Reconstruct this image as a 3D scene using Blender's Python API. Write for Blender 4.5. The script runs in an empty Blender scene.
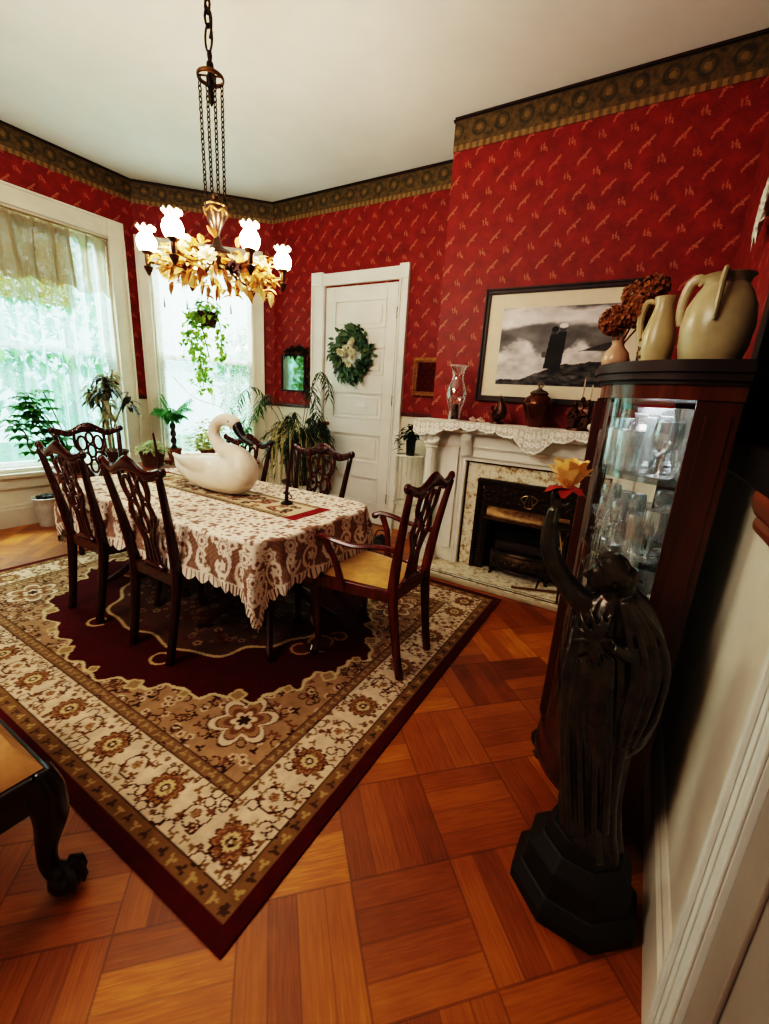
import bpy, bmesh, math, random
import numpy as np
from mathutils import Vector, Matrix

random.seed(7)
COL = bpy.context.scene.collection
PI = math.pi
sin, cos = math.sin, math.cos

# ---------------------------------------------------------------- camera model
CAM = Vector((0.0, 0.0, 1.33))
YAW, PITCH, ROLL, FPX = -0.527347, -0.263526, 0.059362, 425.25
_f = Vector((sin(YAW) * cos(PITCH), cos(YAW) * cos(PITCH), sin(PITCH)))
_r0 = Vector((cos(YAW), -sin(YAW), 0))
_u0 = _r0.cross(_f)
_r = _r0 * cos(ROLL) + _u0 * sin(ROLL)
_u = -_r0 * sin(ROLL) + _u0 * cos(ROLL)


def at(x, y, ax, v):
    """measured point: where the sight line through (x, y) meets the plane axis=ax at v"""
    d = _f * FPX + _r * (x - 384.5) - _u * (y - 512)
    return CAM + d * ((v - CAM[ax]) / d[ax])


# ---------------------------------------------------------------- mesh builder
class MB:
    def __init__(s):
        s.v = []
        s.f = []

    def add(s, vs, fs, M=None):
        o = len(s.v)
        for p in vs:
            p = Vector(p)
            s.v.append(M @ p if M is not None else p)
        for f in fs:
            s.f.append([i + o for i in f])
        return s

    def box(s, c, d, M=None):
        x, y, z = d[0] / 2, d[1] / 2, d[2] / 2
        vs = [(c[0] + i * x, c[1] + j * y, c[2] + k * z) for i in (-1, 1) for j in (-1, 1) for k in (-1, 1)]
        return s.add(vs, [(0, 1, 3, 2), (4, 6, 7, 5), (0, 4, 5, 1), (2, 3, 7, 6), (0, 2, 6, 4), (1, 5, 7, 3)], M)

    def bb(s, x0, x1, y0, y1, z0, z1, M=None):
        return s.box(((x0 + x1) / 2, (y0 + y1) / 2, (z0 + z1) / 2), (abs(x1 - x0), abs(y1 - y0), abs(z1 - z0)), M)

    def tube(s, pts, r, n=8, ref=None, cap=True, M=None, closed=False, square=False):
        pts = [Vector(p) for p in pts]
        m = len(pts)
        if not isinstance(r, list):
            r = [r] * m
        vs = []
        prev = None
        for i, p in enumerate(pts):
            a = pts[i - 1] if (i > 0 or closed) else p
            b = pts[(i + 1) % m] if (i < m - 1 or closed) else p
            t = (b - a)
            if t.length < 1e-9:
                t = Vector((0, 0, 1))
            t.normalize()
            if ref is not None:
                bb = Vector(ref)
            elif prev is not None:
                bb = prev
            else:
                bb = Vector((0, 0, 1)) if abs(t.z) < .9 else Vector((1, 0, 0))
            bb = bb - t * bb.dot(t)
            if bb.length < 1e-6:
                bb = Vector((0, 1, 0)) - t * t.y
            bb.normalize()
            prev = bb
            nn = t.cross(bb)
            rr = r[i]
            ra, rb = rr if isinstance(rr, (tuple, list)) else (rr, rr)
            for k in range(n):
                th = 2 * PI * (k + (.5 if square else 0)) / n
                ca, sa = cos(th), sin(th)
                if square:
                    q = 1 / max(abs(ca), abs(sa))
                    ca, sa = ca * q, sa * q
                vs.append(p + nn * (ca * ra) + bb * (sa * rb))
        fs = []
        for i in range(m if closed else m - 1):
            j = (i + 1) % m
            for k in range(n):
                l = (k + 1) % n
                fs.append((i * n + k, i * n + l, j * n + l, j * n + k))
        if cap and not closed:
            fs.append(tuple(reversed(range(n))))
            fs.append(tuple(range((m - 1) * n, m * n)))
        return s.add(vs, fs, M)

    def lathe(s, prof, n=20, c=(0, 0, 0), M=None, flute=0, famp=0., cap=True):
        vs, fs = [], []
        m = len(prof)
        for i, (r, z) in enumerate(prof):
            for k in range(n):
                th = 2 * PI * k / n
                rr = r * (1 + famp * cos(flute * th)) if flute else r
                vs.append((c[0] + rr * cos(th), c[1] + rr * sin(th), c[2] + z))
        for i in range(m - 1):
            for k in range(n):
                l = (k + 1) % n
                fs.append((i * n + k, i * n + l, (i + 1) * n + l, (i + 1) * n + k))
        if cap:
            if prof[0][0] > 1e-5:
                fs.append(tuple(reversed(range(n))))
            if prof[-1][0] > 1e-5:
                fs.append(tuple(range((m - 1) * n, m * n)))
        return s.add(vs, fs, M)

    def ell(s, c, r, n=12, M=None):
        if not isinstance(r, (tuple, list)):
            r = (r, r, r)
        h = max(4, n // 2)
        vs, fs = [], []
        for i in range(h + 1):
            ph = PI * i / h
            for k in range(n):
                th = 2 * PI * k / n
                vs.append((c[0] + r[0] * max(sin(ph), 1e-3) * cos(th), c[1] + r[1] * max(sin(ph), 1e-3) * sin(th), c[2] - r[2] * cos(ph)))
        for i in range(h):
            for k in range(n):
                l = (k + 1) % n
                fs.append((i * n + k, i * n + l, (i + 1) * n + l, (i + 1) * n + k))
        fs.append(tuple(reversed(range(n))))
        fs.append(tuple(range(h * n, h * n + n)))
        return s.add(vs, fs, M)

    def prism(s, poly, z0, z1, M=None):
        n = len(poly)
        vs = [(p[0], p[1], z0) for p in poly] + [(p[0], p[1], z1) for p in poly]
        fs = [tuple(reversed(range(n))), tuple(range(n, 2 * n))]
        for k in range(n):
            l = (k + 1) % n
            fs.append((k, l, n + l, n + k))
        return s.add(vs, fs, M)

    def grid(s, nu, nv, fn, M=None):
        vs = [fn(i / nu, j / nv) for j in range(nv + 1) for i in range(nu + 1)]
        fs = [(j * (nu + 1) + i, j * (nu + 1) + i + 1, (j + 1) * (nu + 1) + i + 1, (j + 1) * (nu + 1) + i) for j in range(nv) for i in range(nu)]
        return s.add(vs, fs, M)

    def leaf(s, b, d, L, W, droop=.3, up=(0, 0, 1), fold=.25, prof=(.25, 1, .75, 0)):
        b = Vector(b)
        d = Vector(d).normalized()
        up = Vector(up)
        sd = d.cross(up)
        if sd.length < 1e-4:
            sd = Vector((1, 0, 0))
        sd.normalize()
        u = sd.cross(d)
        vs = []
        m = len(prof)
        for i, w in enumerate(prof):
            t = i / (m - 1)
            p = b + d * (L * t) - Vector((0, 0, 1)) * (droop * L * t * t)
            ww = max(w, .04) * W / 2
            vs += [p - sd * ww + u * ww * fold, p, p + sd * ww + u * ww * fold]
        fs = []
        for i in range(m - 1):
            a = i * 3
            fs += [(a, a + 1, a + 4, a + 3), (a + 1, a + 2, a + 5, a + 4)]
        return s.add(vs, fs)

    def build(s, name, mat, parent=None, smooth=True, bevel=0, sub=0, ang=40, weld=False):
        me = bpy.data.meshes.new(name)
        me.from_pydata([tuple(p) for p in s.v], [], s.f)
        me.update()
        bm = bmesh.new()
        bm.from_mesh(me)
        if weld:
            bmesh.ops.remove_doubles(bm, verts=bm.verts, dist=1e-5)
        bmesh.ops.recalc_face_normals(bm, faces=bm.faces)
        bm.to_mesh(me)
        bm.free()
        if smooth:
            me.shade_smooth()
            me.set_sharp_from_angle(angle=math.radians(ang))
        o = bpy.data.objects.new(name, me)
        COL.objects.link(o)
        if mat is not None:
            me.materials.append(mat)
        if parent is not None:
            o.parent = parent
        if bevel:
            md = o.modifiers.new('bevel', 'BEVEL')
            md.width = bevel
            md.segments = 2
            md.limit_method = 'ANGLE'
        if sub:
            md = o.modifiers.new('subd', 'SUBSURF')
            md.levels = md.render_levels = sub
        return o


def thing(name, label, cat, loc=(0, 0, 0), rz=0, group=None):
    o = bpy.data.objects.new(name, None)
    o.empty_display_size = .05
    COL.objects.link(o)
    o.location = loc
    o.rotation_euler = (0, 0, rz)
    o['label'] = label
    o['category'] = cat
    if group:
        o['group'] = group
    return o


def tag(o, label, cat, group=None, kind=None, loc=None):
    o['label'] = label
    o['category'] = cat
    if group:
        o['group'] = group
    if kind:
        o['kind'] = kind
    if loc is not None:
        o.location = loc
    return o


def struct(o):
    o['kind'] = 'structure'
    return o


def rotz(a, c=(0, 0, 0)):
    return Matrix.Translation(c) @ Matrix.Rotation(a, 4, 'Z')


def frame(o, x, y):
    """matrix with origin o and the given x and y axes"""
    x = Vector(x).normalized()
    y = Vector(y).normalized()
    z = x.cross(y)
    return Matrix(((x.x, y.x, z.x, o[0]), (x.y, y.y, z.y, o[1]), (x.z, y.z, z.z, o[2]), (0, 0, 0, 1)))


def spline(pts, n=6):
    """Catmull-Rom through pts"""
    pts = [Vector(p) for p in pts]
    q = [pts[0] * 2 - pts[1]] + pts + [pts[-1] * 2 - pts[-2]]
    out = []
    for i in range(1, len(q) - 2):
        a, b, c, d = q[i - 1], q[i], q[i + 1], q[i + 2]
        for k in range(n):
            t = k / n
            out.append(.5 * ((2 * b) + (c - a) * t + (2 * a - 5 * b + 4 * c - d) * t * t + (3 * b - a - 3 * c + d) * t ** 3))
    out.append(pts[-1])
    return out


def lerp_list(v, n):
    """resample radii to n values"""
    out = []
    for i in range(n):
        t = i / (n - 1) * (len(v) - 1)
        k = min(int(t), len(v) - 2)
        a, b = v[k], v[k + 1]
        if isinstance(a, tuple):
            out.append(tuple(p + (q - p) * (t - k) for p, q in zip(a, b)))
        else:
            out.append(a + (b - a) * (t - k))
    return out


# ---------------------------------------------------------------- colour and noise
def S(*c):
    if len(c) == 1:
        c = c[0]
    return tuple(((v / 255) / 12.92 if v / 255 <= .04045 else ((v / 255 + .055) / 1.055) ** 2.4) for v in c)


def A4(c):
    c = S(c)
    return (c[0], c[1], c[2], 1)


_rng = np.random.RandomState(3)
_LAT = _rng.rand(256, 256)


def vnoise(x, y, o=0):
    x = np.asarray(x) + 17.3 * o
    y = np.asarray(y) + 9.1 * o
    xi = np.floor(x).astype(int)
    yi = np.floor(y).astype(int)
    fx = x - xi
    fy = y - yi
    fx = fx * fx * (3 - 2 * fx)
    fy = fy * fy * (3 - 2 * fy)
    g = lambda a, b: _LAT[a % 256, b % 256]
    return (g(xi, yi) * (1 - fx) + g(xi + 1, yi) * fx) * (1 - fy) + (g(xi, yi + 1) * (1 - fx) + g(xi + 1, yi + 1) * fx) * fy


def fbm(x, y, o=0, k=4):
    s = 0
    a = .5
    for i in range(k):
        s = s + a * vnoise(x * 2 ** i, y * 2 ** i, o + i)
        a *= .5
    return s


def sstep(a, b, x):
    t = np.clip((x - a) / (b - a), 0, 1)
    return t * t * (3 - 2 * t)


def paint(o, rgb):
    """rgb: array (verts, 3) in sRGB 0-255 written as a point colour attribute"""
    c = np.clip(np.asarray(rgb, float) / 255, 0, 1)
    lin = np.where(c <= .04045, c / 12.92, ((c + .055) / 1.055) ** 2.4)
    a = o.data.color_attributes.new('paint', 'FLOAT_COLOR', 'POINT')
    buf = np.ones((len(lin), 4), np.float32)
    buf[:, :3] = lin
    a.data.foreach_set('color', buf.ravel())


# ---------------------------------------------------------------- materials
class NT:
    def __init__(s, name):
        s.m = bpy.data.materials.new(name)
        s.m.use_nodes = True
        s.t = s.m.node_tree
        s.t.nodes.clear()
        s.out = s.n('ShaderNodeOutputMaterial')

    def n(s, kind, **kw):
        x = s.t.nodes.new(kind)
        for k, v in kw.items():
            if k.startswith('i_'):
                x.inputs[k[2:].replace('_', ' ')].default_value = v
            else:
                setattr(x, k, v)
        return x

    def l(s, a, b):
        s.t.links.new(a, b)

    def math(s, op, a, b=None, c=None):
        x = s.n('ShaderNodeMath', operation=op)
        for i, v in enumerate((a, b, c)):
            if v is None:
                continue
            if isinstance(v, (int, float)):
                x.inputs[i].default_value = v
            else:
                s.l(v, x.inputs[i])
        return x.outputs[0]

    def mix(s, fac, a, b, mode='MIX'):
        x = s.n('ShaderNodeMix', data_type='RGBA', blend_type=mode)
        for i, v in ((0, fac), (6, a), (7, b)):
            if isinstance(v, (int, float)):
                x.inputs[i].default_value = v
            elif isinstance(v, tuple):
                x.inputs[i].default_value = v if len(v) == 4 else v + (1,)
            else:
                s.l(v, x.inputs[i])
        return x.outputs[2]

    def ramp(s, fac, stops):
        x = s.n('ShaderNodeValToRGB')
        e = x.color_ramp.elements
        while len(e) < len(stops):
            e.new(.5)
        for el, (p, c) in zip(e, stops):
            el.position = p
            el.color = c if len(c) == 4 else tuple(c) + (1,)
        s.l(fac, x.inputs[0])
        return x.outputs[0]

    def noise(s, scale, vec=None, detail=3, rough=.6):
        x = s.n('ShaderNodeTexNoise')
        x.inputs['Scale'].default_value = scale
        x.inputs['Detail'].default_value = detail
        x.inputs['Roughness'].default_value = rough
        if vec is not None:
            s.l(vec, x.inputs['Vector'])
        return x.outputs['Fac']

    def obj(s):
        return s.n('ShaderNodeTexCoord').outputs['Object']

    def uv(s):
        return s.n('ShaderNodeTexCoord').outputs['UV']

    def sep(s, v):
        x = s.n('ShaderNodeSeparateXYZ')
        s.l(v, x.inputs[0])
        return x.outputs

    def comb(s, x, y, z=0):
        c = s.n('ShaderNodeCombineXYZ')
        for i, v in enumerate((x, y, z)):
            if isinstance(v, (int, float)):
                c.inputs[i].default_value = v
            else:
                s.l(v, c.inputs[i])
        return c.outputs[0]

    def bsdf(s, col, rough=.5, metal=0, bump=None, bstr=.3, bdist=.01, spec=None, coat=0, emis=None, estr=0, sheen=0, trans=0):
        b = s.n('ShaderNodeBsdfPrincipled')
        if isinstance(col, tuple):
            b.inputs['Base Color'].default_value = col if len(col) == 4 else col + (1,)
        else:
            s.l(col, b.inputs['Base Color'])
        if isinstance(rough, (int, float)):
            b.inputs['Roughness'].default_value = rough
        else:
            s.l(rough, b.inputs['Roughness'])
        b.inputs['Metallic'].default_value = metal
        if spec is not None:
            b.inputs['Specular IOR Level'].default_value = spec
        b.inputs['Coat Weight'].default_value = coat
        b.inputs['Sheen Weight'].default_value = sheen
        b.inputs['Transmission Weight'].default_value = trans
        if emis is not None:
            b.inputs['Emission Color'].default_value = emis
            b.inputs['Emission Strength'].default_value = estr
        if bump is not None:
            bn = s.n('ShaderNodeBump')
            bn.inputs['Strength'].default_value = bstr
            bn.inputs['Distance'].default_value = bdist
            s.l(bump, bn.inputs['Height'])
            s.l(bn.outputs[0], b.inputs['Normal'])
        return b

    def done(s, b):
        s.l(b.outputs[0] if hasattr(b, 'outputs') else b, s.out.inputs['Surface'])
        return s.m


def mk(name, col, rough=.5, metal=0, var=.25, scale=12, bump=0, col2=None, **kw):
    """plain procedural material: two tones of one colour mottled by noise"""
    t = NT(name)
    c = A4(col)
    d = A4(col2) if col2 else tuple(v * (1 - var) for v in c[:3]) + (1,)
    nz = t.noise(scale, t.obj())
    f = t.ramp(nz, [(.35, (0, 0, 0)), (.65, (1, 1, 1))])
    cc = t.mix(f, d, c)
    return t.done(t.bsdf(cc, rough, metal, bump=nz if bump else None, bstr=bump, bdist=.005, **kw))


def mk_wood(name, c1, c2, rough=.3, scale=6, stretch=(1, 1, .12), coat=.2):
    t = NT(name)
    mp = t.n('ShaderNodeMapping')
    mp.inputs['Scale'].default_value = stretch
    t.l(t.obj(), mp.inputs[0])
    n1 = t.noise(scale * 5, mp.outputs[0], 5, .65)
    f = t.ramp(n1, [(.3, A4(c2)), (.7, A4(c1))])
    return t.done(t.bsdf(f, rough, coat=coat, bump=n1, bstr=.08, bdist=.003))


def mk_leaf(name, col, rough=.5, var=.35, scale=8, col2=None, tl=.45):
    t = NT(name)
    c = A4(col)
    d = A4(col2) if col2 else tuple(v * (1 - var) for v in c[:3]) + (1,)
    nz = t.noise(scale, t.obj())
    cc = t.mix(t.ramp(nz, [(.35, (0, 0, 0)), (.65, (1, 1, 1))]), d, c)
    b = t.bsdf(cc, rough)
    tr = t.n('ShaderNodeBsdfTranslucent')
    t.l(cc, tr.inputs['Color'])
    m = t.n('ShaderNodeMixShader')
    m.inputs[0].default_value = tl
    t.l(b.outputs[0], m.inputs[1])
    t.l(tr.outputs[0], m.inputs[2])
    return t.done(m)


def mk_paint(name, rough=.8, bump=0, scale=400, sheen=0):
    t = NT(name)
    a = t.n('ShaderNodeAttribute', attribute_name='paint')
    nz = t.noise(scale, t.obj(), 2)
    v = t.math('ADD', t.math('MULTIPLY', nz, .5), .75)
    c = t.mix(1.0, a.outputs['Color'], t.comb(v, v, v), 'MULTIPLY')
    return t.done(t.bsdf(c, rough, bump=nz if bump else None, bstr=bump, bdist=.002, sheen=sheen, spec=.2))


def mk_sheer(name, col, opacity=.5, scale=60, lace=.0, tlu=.5):
    t = NT(name)
    tr = t.n('ShaderNodeBsdfTransparent')
    df = t.n('ShaderNodeBsdfDiffuse')
    tl = t.n('ShaderNodeBsdfTranslucent')
    for b in (df, tl):
        b.inputs['Color'].default_value = A4(col)
    m1 = t.n('ShaderNodeMixShader')
    m1.inputs[0].default_value = tlu
    t.l(df.outputs[0], m1.inputs[1])
    t.l(tl.outputs[0], m1.inputs[2])
    m2 = t.n('ShaderNodeMixShader')
    nz = t.noise(scale, t.obj(), 3)
    if lace:
        vo = t.n('ShaderNodeTexVoronoi', feature='DISTANCE_TO_EDGE')
        vo.inputs['Scale'].default_value = scale
        t.l(t.obj(), vo.inputs['Vector'])
        k = t.math('LESS_THAN', vo.outputs['Distance'], .12)
        f = t.math('ADD', t.math('MULTIPLY', k, lace), opacity)
    else:
        f = t.math('ADD', t.math('MULTIPLY', t.math('SUBTRACT', nz, .5), .5), opacity)
    lw = t.n('ShaderNodeLayerWeight')
    lw.inputs['Blend'].default_value = .5
    f = t.math('MINIMUM', t.math('ADD', f, t.math('MULTIPLY', t.math('SUBTRACT', lw.outputs['Facing'], .35), .9)), .97)
    t.l(f, m2.inputs[0])
    t.l(tr.outputs[0], m2.inputs[1])
    t.l(m1.outputs[0], m2.inputs[2])
    return t.done(m2)


def mk_glass(name, tint=(1, 1, 1), refl=.12, edge=.75, rough=.02, white_glint=0):
    """thin clear glass: clear face on, mirror-like at the rim"""
    t = NT(name)
    tr = t.n('ShaderNodeBsdfTransparent')
    tr.inputs['Color'].default_value = tuple(tint) + (1,)
    gl = t.n('ShaderNodeBsdfGlossy')
    gl.inputs['Roughness'].default_value = rough
    lw = t.n('ShaderNodeLayerWeight')
    lw.inputs['Blend'].default_value = .35
    f = t.math('ADD', t.math('MULTIPLY', lw.outputs['Facing'], edge), refl)
    m = t.n('ShaderNodeMixShader')
    t.l(f, m.inputs[0])
    t.l(tr.outputs[0], m.inputs[1])
    t.l(gl.outputs[0], m.inputs[2])
    if white_glint:
        df = t.n('ShaderNodeBsdfTranslucent')
        d2 = t.n('ShaderNodeBsdfDiffuse')
        a = t.n('ShaderNodeAddShader')
        t.l(df.outputs[0], a.inputs[0])
        t.l(d2.outputs[0], a.inputs[1])
        m2 = t.n('ShaderNodeMixShader')
        m2.inputs[0].default_value = white_glint
        t.l(m.outputs[0], m2.inputs[1])
        t.l(a.outputs[0], m2.inputs[2])
        m = m2
    return t.done(m)
# ================================================================ materials of the room
CEIL = 3.24
XL, XR, YB, YC, XC = -4.743, .262, 3.775, 3.29, -1.52
YS = 2.816            # left wall ends, slanted bay wall begins
YF = -1.3
DADO = 1.18


def wallpaper():
    t = NT('red_wallpaper')
    u, v, _ = t.sep(t.uv())
    base_n = t.noise(9, t.uv(), 4, .7)
    fine = t.noise(70, t.uv(), 3)
    red = t.mix(t.ramp(base_n, [(.3, (0, 0, 0)), (.7, (1, 1, 1))]), A4((104, 19, 12)), A4((138, 32, 20)))
    red = t.mix(t.math('MULTIPLY', t.math('GREATER_THAN', fine, .62), .35), red, A4((156, 50, 32)))

    def cell(du, dv, ells):
        x = t.math('MULTIPLY', t.math('SUBTRACT', t.math('FRACT', t.math('ADD', t.math('DIVIDE', u, .172), 40 + du)), .5), .172)
        y = t.math('MULTIPLY', t.math('SUBTRACT', t.math('FRACT', t.math('ADD', t.math('DIVIDE', v, .19), 40 + dv)), .5), .19)
        # crumbled edge
        x = t.math('ADD', x, t.math('MULTIPLY', t.math('SUBTRACT', t.noise(90, t.uv(), 1), .5), .016))
        m = None
        for (cx, cy, rx, ry, a) in ells:
            dx = t.math('SUBTRACT', x, cx)
            dy = t.math('SUBTRACT', y, cy)
            ex = t.math('ADD', t.math('MULTIPLY', dx, cos(a) / rx), t.math('MULTIPLY', dy, sin(a) / rx))
            ey = t.math('ADD', t.math('MULTIPLY', dx, -sin(a) / ry), t.math('MULTIPLY', dy, cos(a) / ry))
            d = t.math('LESS_THAN', t.math('ADD', t.math('MULTIPLY', ex, ex), t.math('MULTIPLY', ey, ey)), 1.0)
            m = d if m is None else t.math('MAXIMUM', m, d)
        return m
    a = cell(0, 0, [(-.014, .002, .0055, .021, .12), (.003, .008, .0055, .024, .08), (.018, -.008, .0060, .017, .35)])
    b = cell(.5, .5, [(.018, .020, .008, .026, -.75), (-.006, -.004, .009, .026, -.85), (-.026, -.026, .007, .022, -.4), (.008, -.002, .006, .014, .3)])
    m = t.math('MAXIMUM', a, b)
    crumble = t.ramp(t.noise(130, t.uv(), 2), [(.38, (.12, .12, .12)), (.56, (1, 1, 1))])
    f = t.math('MULTIPLY', t.math('MULTIPLY', m, crumble), .46)
    col = t.mix(f, red, A4((216, 146, 108)))
    return t.done(t.bsdf(col, .55, bump=fine, bstr=.1, bdist=.002, spec=.35))


def border_mat():
    t = NT('gold_border_paper')
    u, v, _ = t.sep(t.uv())
    nz = t.noise(25, t.uv(), 4)
    base = t.mix(t.ramp(nz, [(.35, (0, 0, 0)), (.65, (1, 1, 1))]), A4((60, 46, 20)), A4((104, 82, 40)))
    x = t.math('MULTIPLY', t.math('SUBTRACT', t.math('FRACT', t.math('ADD', t.math('DIVIDE', u, .16), 50)), .5), .16)
    y = t.math('SUBTRACT', v, CEIL - .085)
    r = t.math('SQRT', t.math('ADD', t.math('MULTIPLY', x, x), t.math('MULTIPLY', y, y)))
    ring = t.math('LESS_THAN', t.math('ABSOLUTE', t.math('SUBTRACT', r, .042)), .009)
    dot = t.math('LESS_THAN', r, .018)
    c = t.mix(t.math('MULTIPLY', ring, .7), base, A4((46, 40, 20)))
    c = t.mix(t.math('MULTIPLY', dot, .6), c, A4((134, 106, 58)))
    fr = t.math('LESS_THAN', v, CEIL - .165)
    tas = t.math('GREATER_THAN', t.math('SINE', t.math('MULTIPLY', u, 130)), 0)
    c = t.mix(t.math('MULTIPLY', fr, t.math('ADD', t.math('MULTIPLY', tas, .5), .2)), c, A4((150, 116, 66)))
    topl = t.math('GREATER_THAN', v, CEIL - .022)
    c = t.mix(topl, c, A4((66, 50, 24)))
    return t.done(t.bsdf(c, .6))


def parquet():
    t = NT('oak_parquet')
    u, v, _ = t.sep(t.obj())
    k = .7071
    p = t.math('DIVIDE', t.math('MULTIPLY', t.math('ADD', u, v), k), .30)
    q = t.math('DIVIDE', t.math('MULTIPLY', t.math('SUBTRACT', v, u), k), .30)
    p = t.math('ADD', p, 100.35)
    q = t.math('ADD', q, 100.1)
    pi_, qi = t.math('FLOOR', p), t.math('FLOOR', q)
    pf, qf = t.math('FRACT', p), t.math('FRACT', q)
    odd = t.math('MODULO', t.math('ADD', pi_, qi), 2)
    along = t.math('ADD', t.math('MULTIPLY', pf, odd), t.math('MULTIPLY', qf, t.math('SUBTRACT', 1, odd)))
    across = t.math('ADD', t.math('MULTIPLY', qf, odd), t.math('MULTIPLY', pf, t.math('SUBTRACT', 1, odd)))
    strip = t.math('FLOOR', t.math('MULTIPLY', across, 4))
    sf = t.math('FRACT', t.math('MULTIPLY', across, 4))
    wn = t.n('ShaderNodeTexWhiteNoise', noise_dimensions='3D')
    t.l(t.comb(pi_, qi, strip), wn.inputs['Vector'])
    rnd = wn.outputs['Value']
    wb = t.n('ShaderNodeTexWhiteNoise', noise_dimensions='2D')
    t.l(t.comb(pi_, qi), wb.inputs['Vector'])
    grain = t.noise(1, t.comb(t.math('MULTIPLY', along, 3.0), t.math('MULTIPLY', across, 45.0), t.math('ADD', t.math('MULTIPLY', rnd, 50), pi_)), 4, .6)
    blotch = t.noise(2.2, t.obj(), 3)
    tone = t.math('ADD', t.math('ADD', t.math('MULTIPLY', rnd, .30), t.math('MULTIPLY', grain, .50)), t.math('ADD', t.math('MULTIPLY', wb.outputs['Value'], .20), t.math('MULTIPLY', t.math('SUBTRACT', blotch, .5), .6)))
    col = t.ramp(tone, [(.12, A4((92, 40, 6))), (.4, A4((136, 72, 12))), (.66, A4((168, 98, 20))), (.92, A4((212, 146, 48)))])
    e1 = t.math('MINIMUM', sf, t.math('SUBTRACT', 1, sf))
    e2 = t.math('MINIMUM', pf, t.math('SUBTRACT', 1, pf))
    e3 = t.math('MINIMUM', qf, t.math('SUBTRACT', 1, qf))
    gap = t.math('MAXIMUM', t.math('MULTIPLY', t.math('LESS_THAN', e1, .035), .6), t.math('LESS_THAN', t.math('MINIMUM', e2, e3), .010))
    col = t.mix(t.math('MULTIPLY', gap, .45), col, A4((60, 26, 8)))
    rough = t.math('ADD', t.math('MULTIPLY', grain, .25), .30)
    return t.done(t.bsdf(col, rough, bump=t.math('SUBTRACT', grain, t.math('MULTIPLY', gap, 1.5)), bstr=.12, bdist=.002, coat=.15))


M_PAPER = wallpaper()
M_DADO = mk('cream_dado_paint', (230, 222, 202), .6, var=.15, scale=3)
M_BORDER = border_mat()
M_FLOOR = parquet()
M_CEIL = mk('ceiling_plaster', (240, 238, 232), .9, var=.06, scale=2.5, bump=.05)
M_WHITE = mk('white_gloss_paint', (236, 232, 222), .35, var=.08, scale=5)
M_CREAMTRIM = mk('cream_gloss_paint', (226, 218, 200), .35, var=.1, scale=5)
M_SHADETRIM = mk('shaded_white_paint', (150, 138, 126), .5, var=.12, scale=6)  # white door paint with its shade put into the colour
M_MAHOG = mk_wood('mahogany', (78, 27, 14), (36, 11, 7), .28, 5)
M_DARKWOOD = mk_wood('dark_walnut', (54, 27, 15), (26, 13, 8), .55, 5, coat=0)
M_REDWOOD = mk_wood('red_stained_trim', (92, 34, 18), (52, 18, 10), .4, 5, (.1, .1, 1))
M_CABWOOD = mk_wood('cabinet_mahogany', (84, 36, 19), (52, 20, 11), .35, 3, coat=.1)
M_RAIL = mk_wood('amber_oak_rail', (150, 78, 34), (96, 44, 18), .4, 4, (1, .1, 1))
M_GLASS = mk_glass('window_glass', (.93, 1, .98), .06, .3)
M_BRASS = mk('aged_brass', (150, 108, 54), .32, 1, .5, 30)
M_DARKBRONZE = mk('dark_brown_bronze', (62, 42, 26), .38, 1, .5, 30)
M_BLACKIRON = mk('black_iron', (30, 26, 24), .5, .6, .4, 30)


# ================================================================ walls
def wall(name, pts, holes=(), lower=M_DADO, thick=.14):
    """wall along a polyline (room on the right of its direction); holes: (seg, u0, u1, z0, z1)"""
    vs, fs, uvs, mi = [], [], [], []
    run = 0
    for k in range(len(pts) - 1):
        a, b = Vector(pts[k]), Vector(pts[k + 1])
        L = (b - a).length
        d = (b - a) / L
        hs = [h for h in holes if h[0] == k]
        us = sorted({0, L} | {h[1] for h in hs} | {h[2] for h in hs})
        zs = sorted({0, DADO, CEIL} | {h[3] for h in hs} | {h[4] for h in hs})
        for i in range(len(us) - 1):
            for j in range(len(zs) - 1):
                um, zm = (us[i] + us[i + 1]) / 2, (zs[j] + zs[j + 1]) / 2
                if any(h[1] < um < h[2] and h[3] < zm < h[4] for h in hs):
                    continue
                o = len(vs)
                for (u, z) in ((us[i], zs[j]), (us[i + 1], zs[j]), (us[i + 1], zs[j + 1]), (us[i], zs[j + 1])):
                    p = a + d * u
                    vs.append((p.x, p.y, z))
                    uvs.append((run + u, z))
                fs.append((o, o + 1, o + 2, o + 3))
                mi.append(1 if zm < DADO else 0)
        run += L
    me = bpy.data.meshes.new(name)
    me.from_pydata(vs, [], fs)
    lay = me.uv_layers.new(name='UVMap')
    for i, l in enumerate(me.loops):
        lay.data[i].uv = uvs[l.vertex_index]
    me.materials.append(M_PAPER)
    me.materials.append(lower)
    for p, m in zip(me.polygons, mi):
        p.material_index = m
    bm = bmesh.new()
    bm.from_mesh(me)
    bmesh.ops.remove_doubles(bm, verts=bm.verts, dist=1e-4)
    bm.to_mesh(me)
    bm.free()
    o = bpy.data.objects.new(name, me)
    COL.objects.link(o)
    md = o.modifiers.new('thick', 'SOLIDIFY')
    md.thickness = thick
    md.offset = 1 if WALL_FLIP else -1
    struct(o)
    return o


WALL_FLIP = False
W1 = (.80, 2.54, .50, 2.66)     # left window opening: y0, y1, z0, z1
W2 = (.117, 1.13, .50, 2.64)    # bay window opening: s0, s1, z0, z1
K = .70711
BAY0 = Vector((XL, YS))
BAYL = 1.358


def bay(s, z, off=0.0):
    """point on the slanted bay wall, off metres into the room"""
    return Vector((XL + K * s + K * off, YS + K * s - K * off, z))


def bay_at(x, y, off=0.0):
    d = _f * FPX + _r * (x - 384.5) - _u * (y - 512)
    N = Vector((K, -K, 0))
    P0 = bay(0, 0, off)
    return CAM + d * ((P0 - CAM).dot(N) / d.dot(N))


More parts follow.
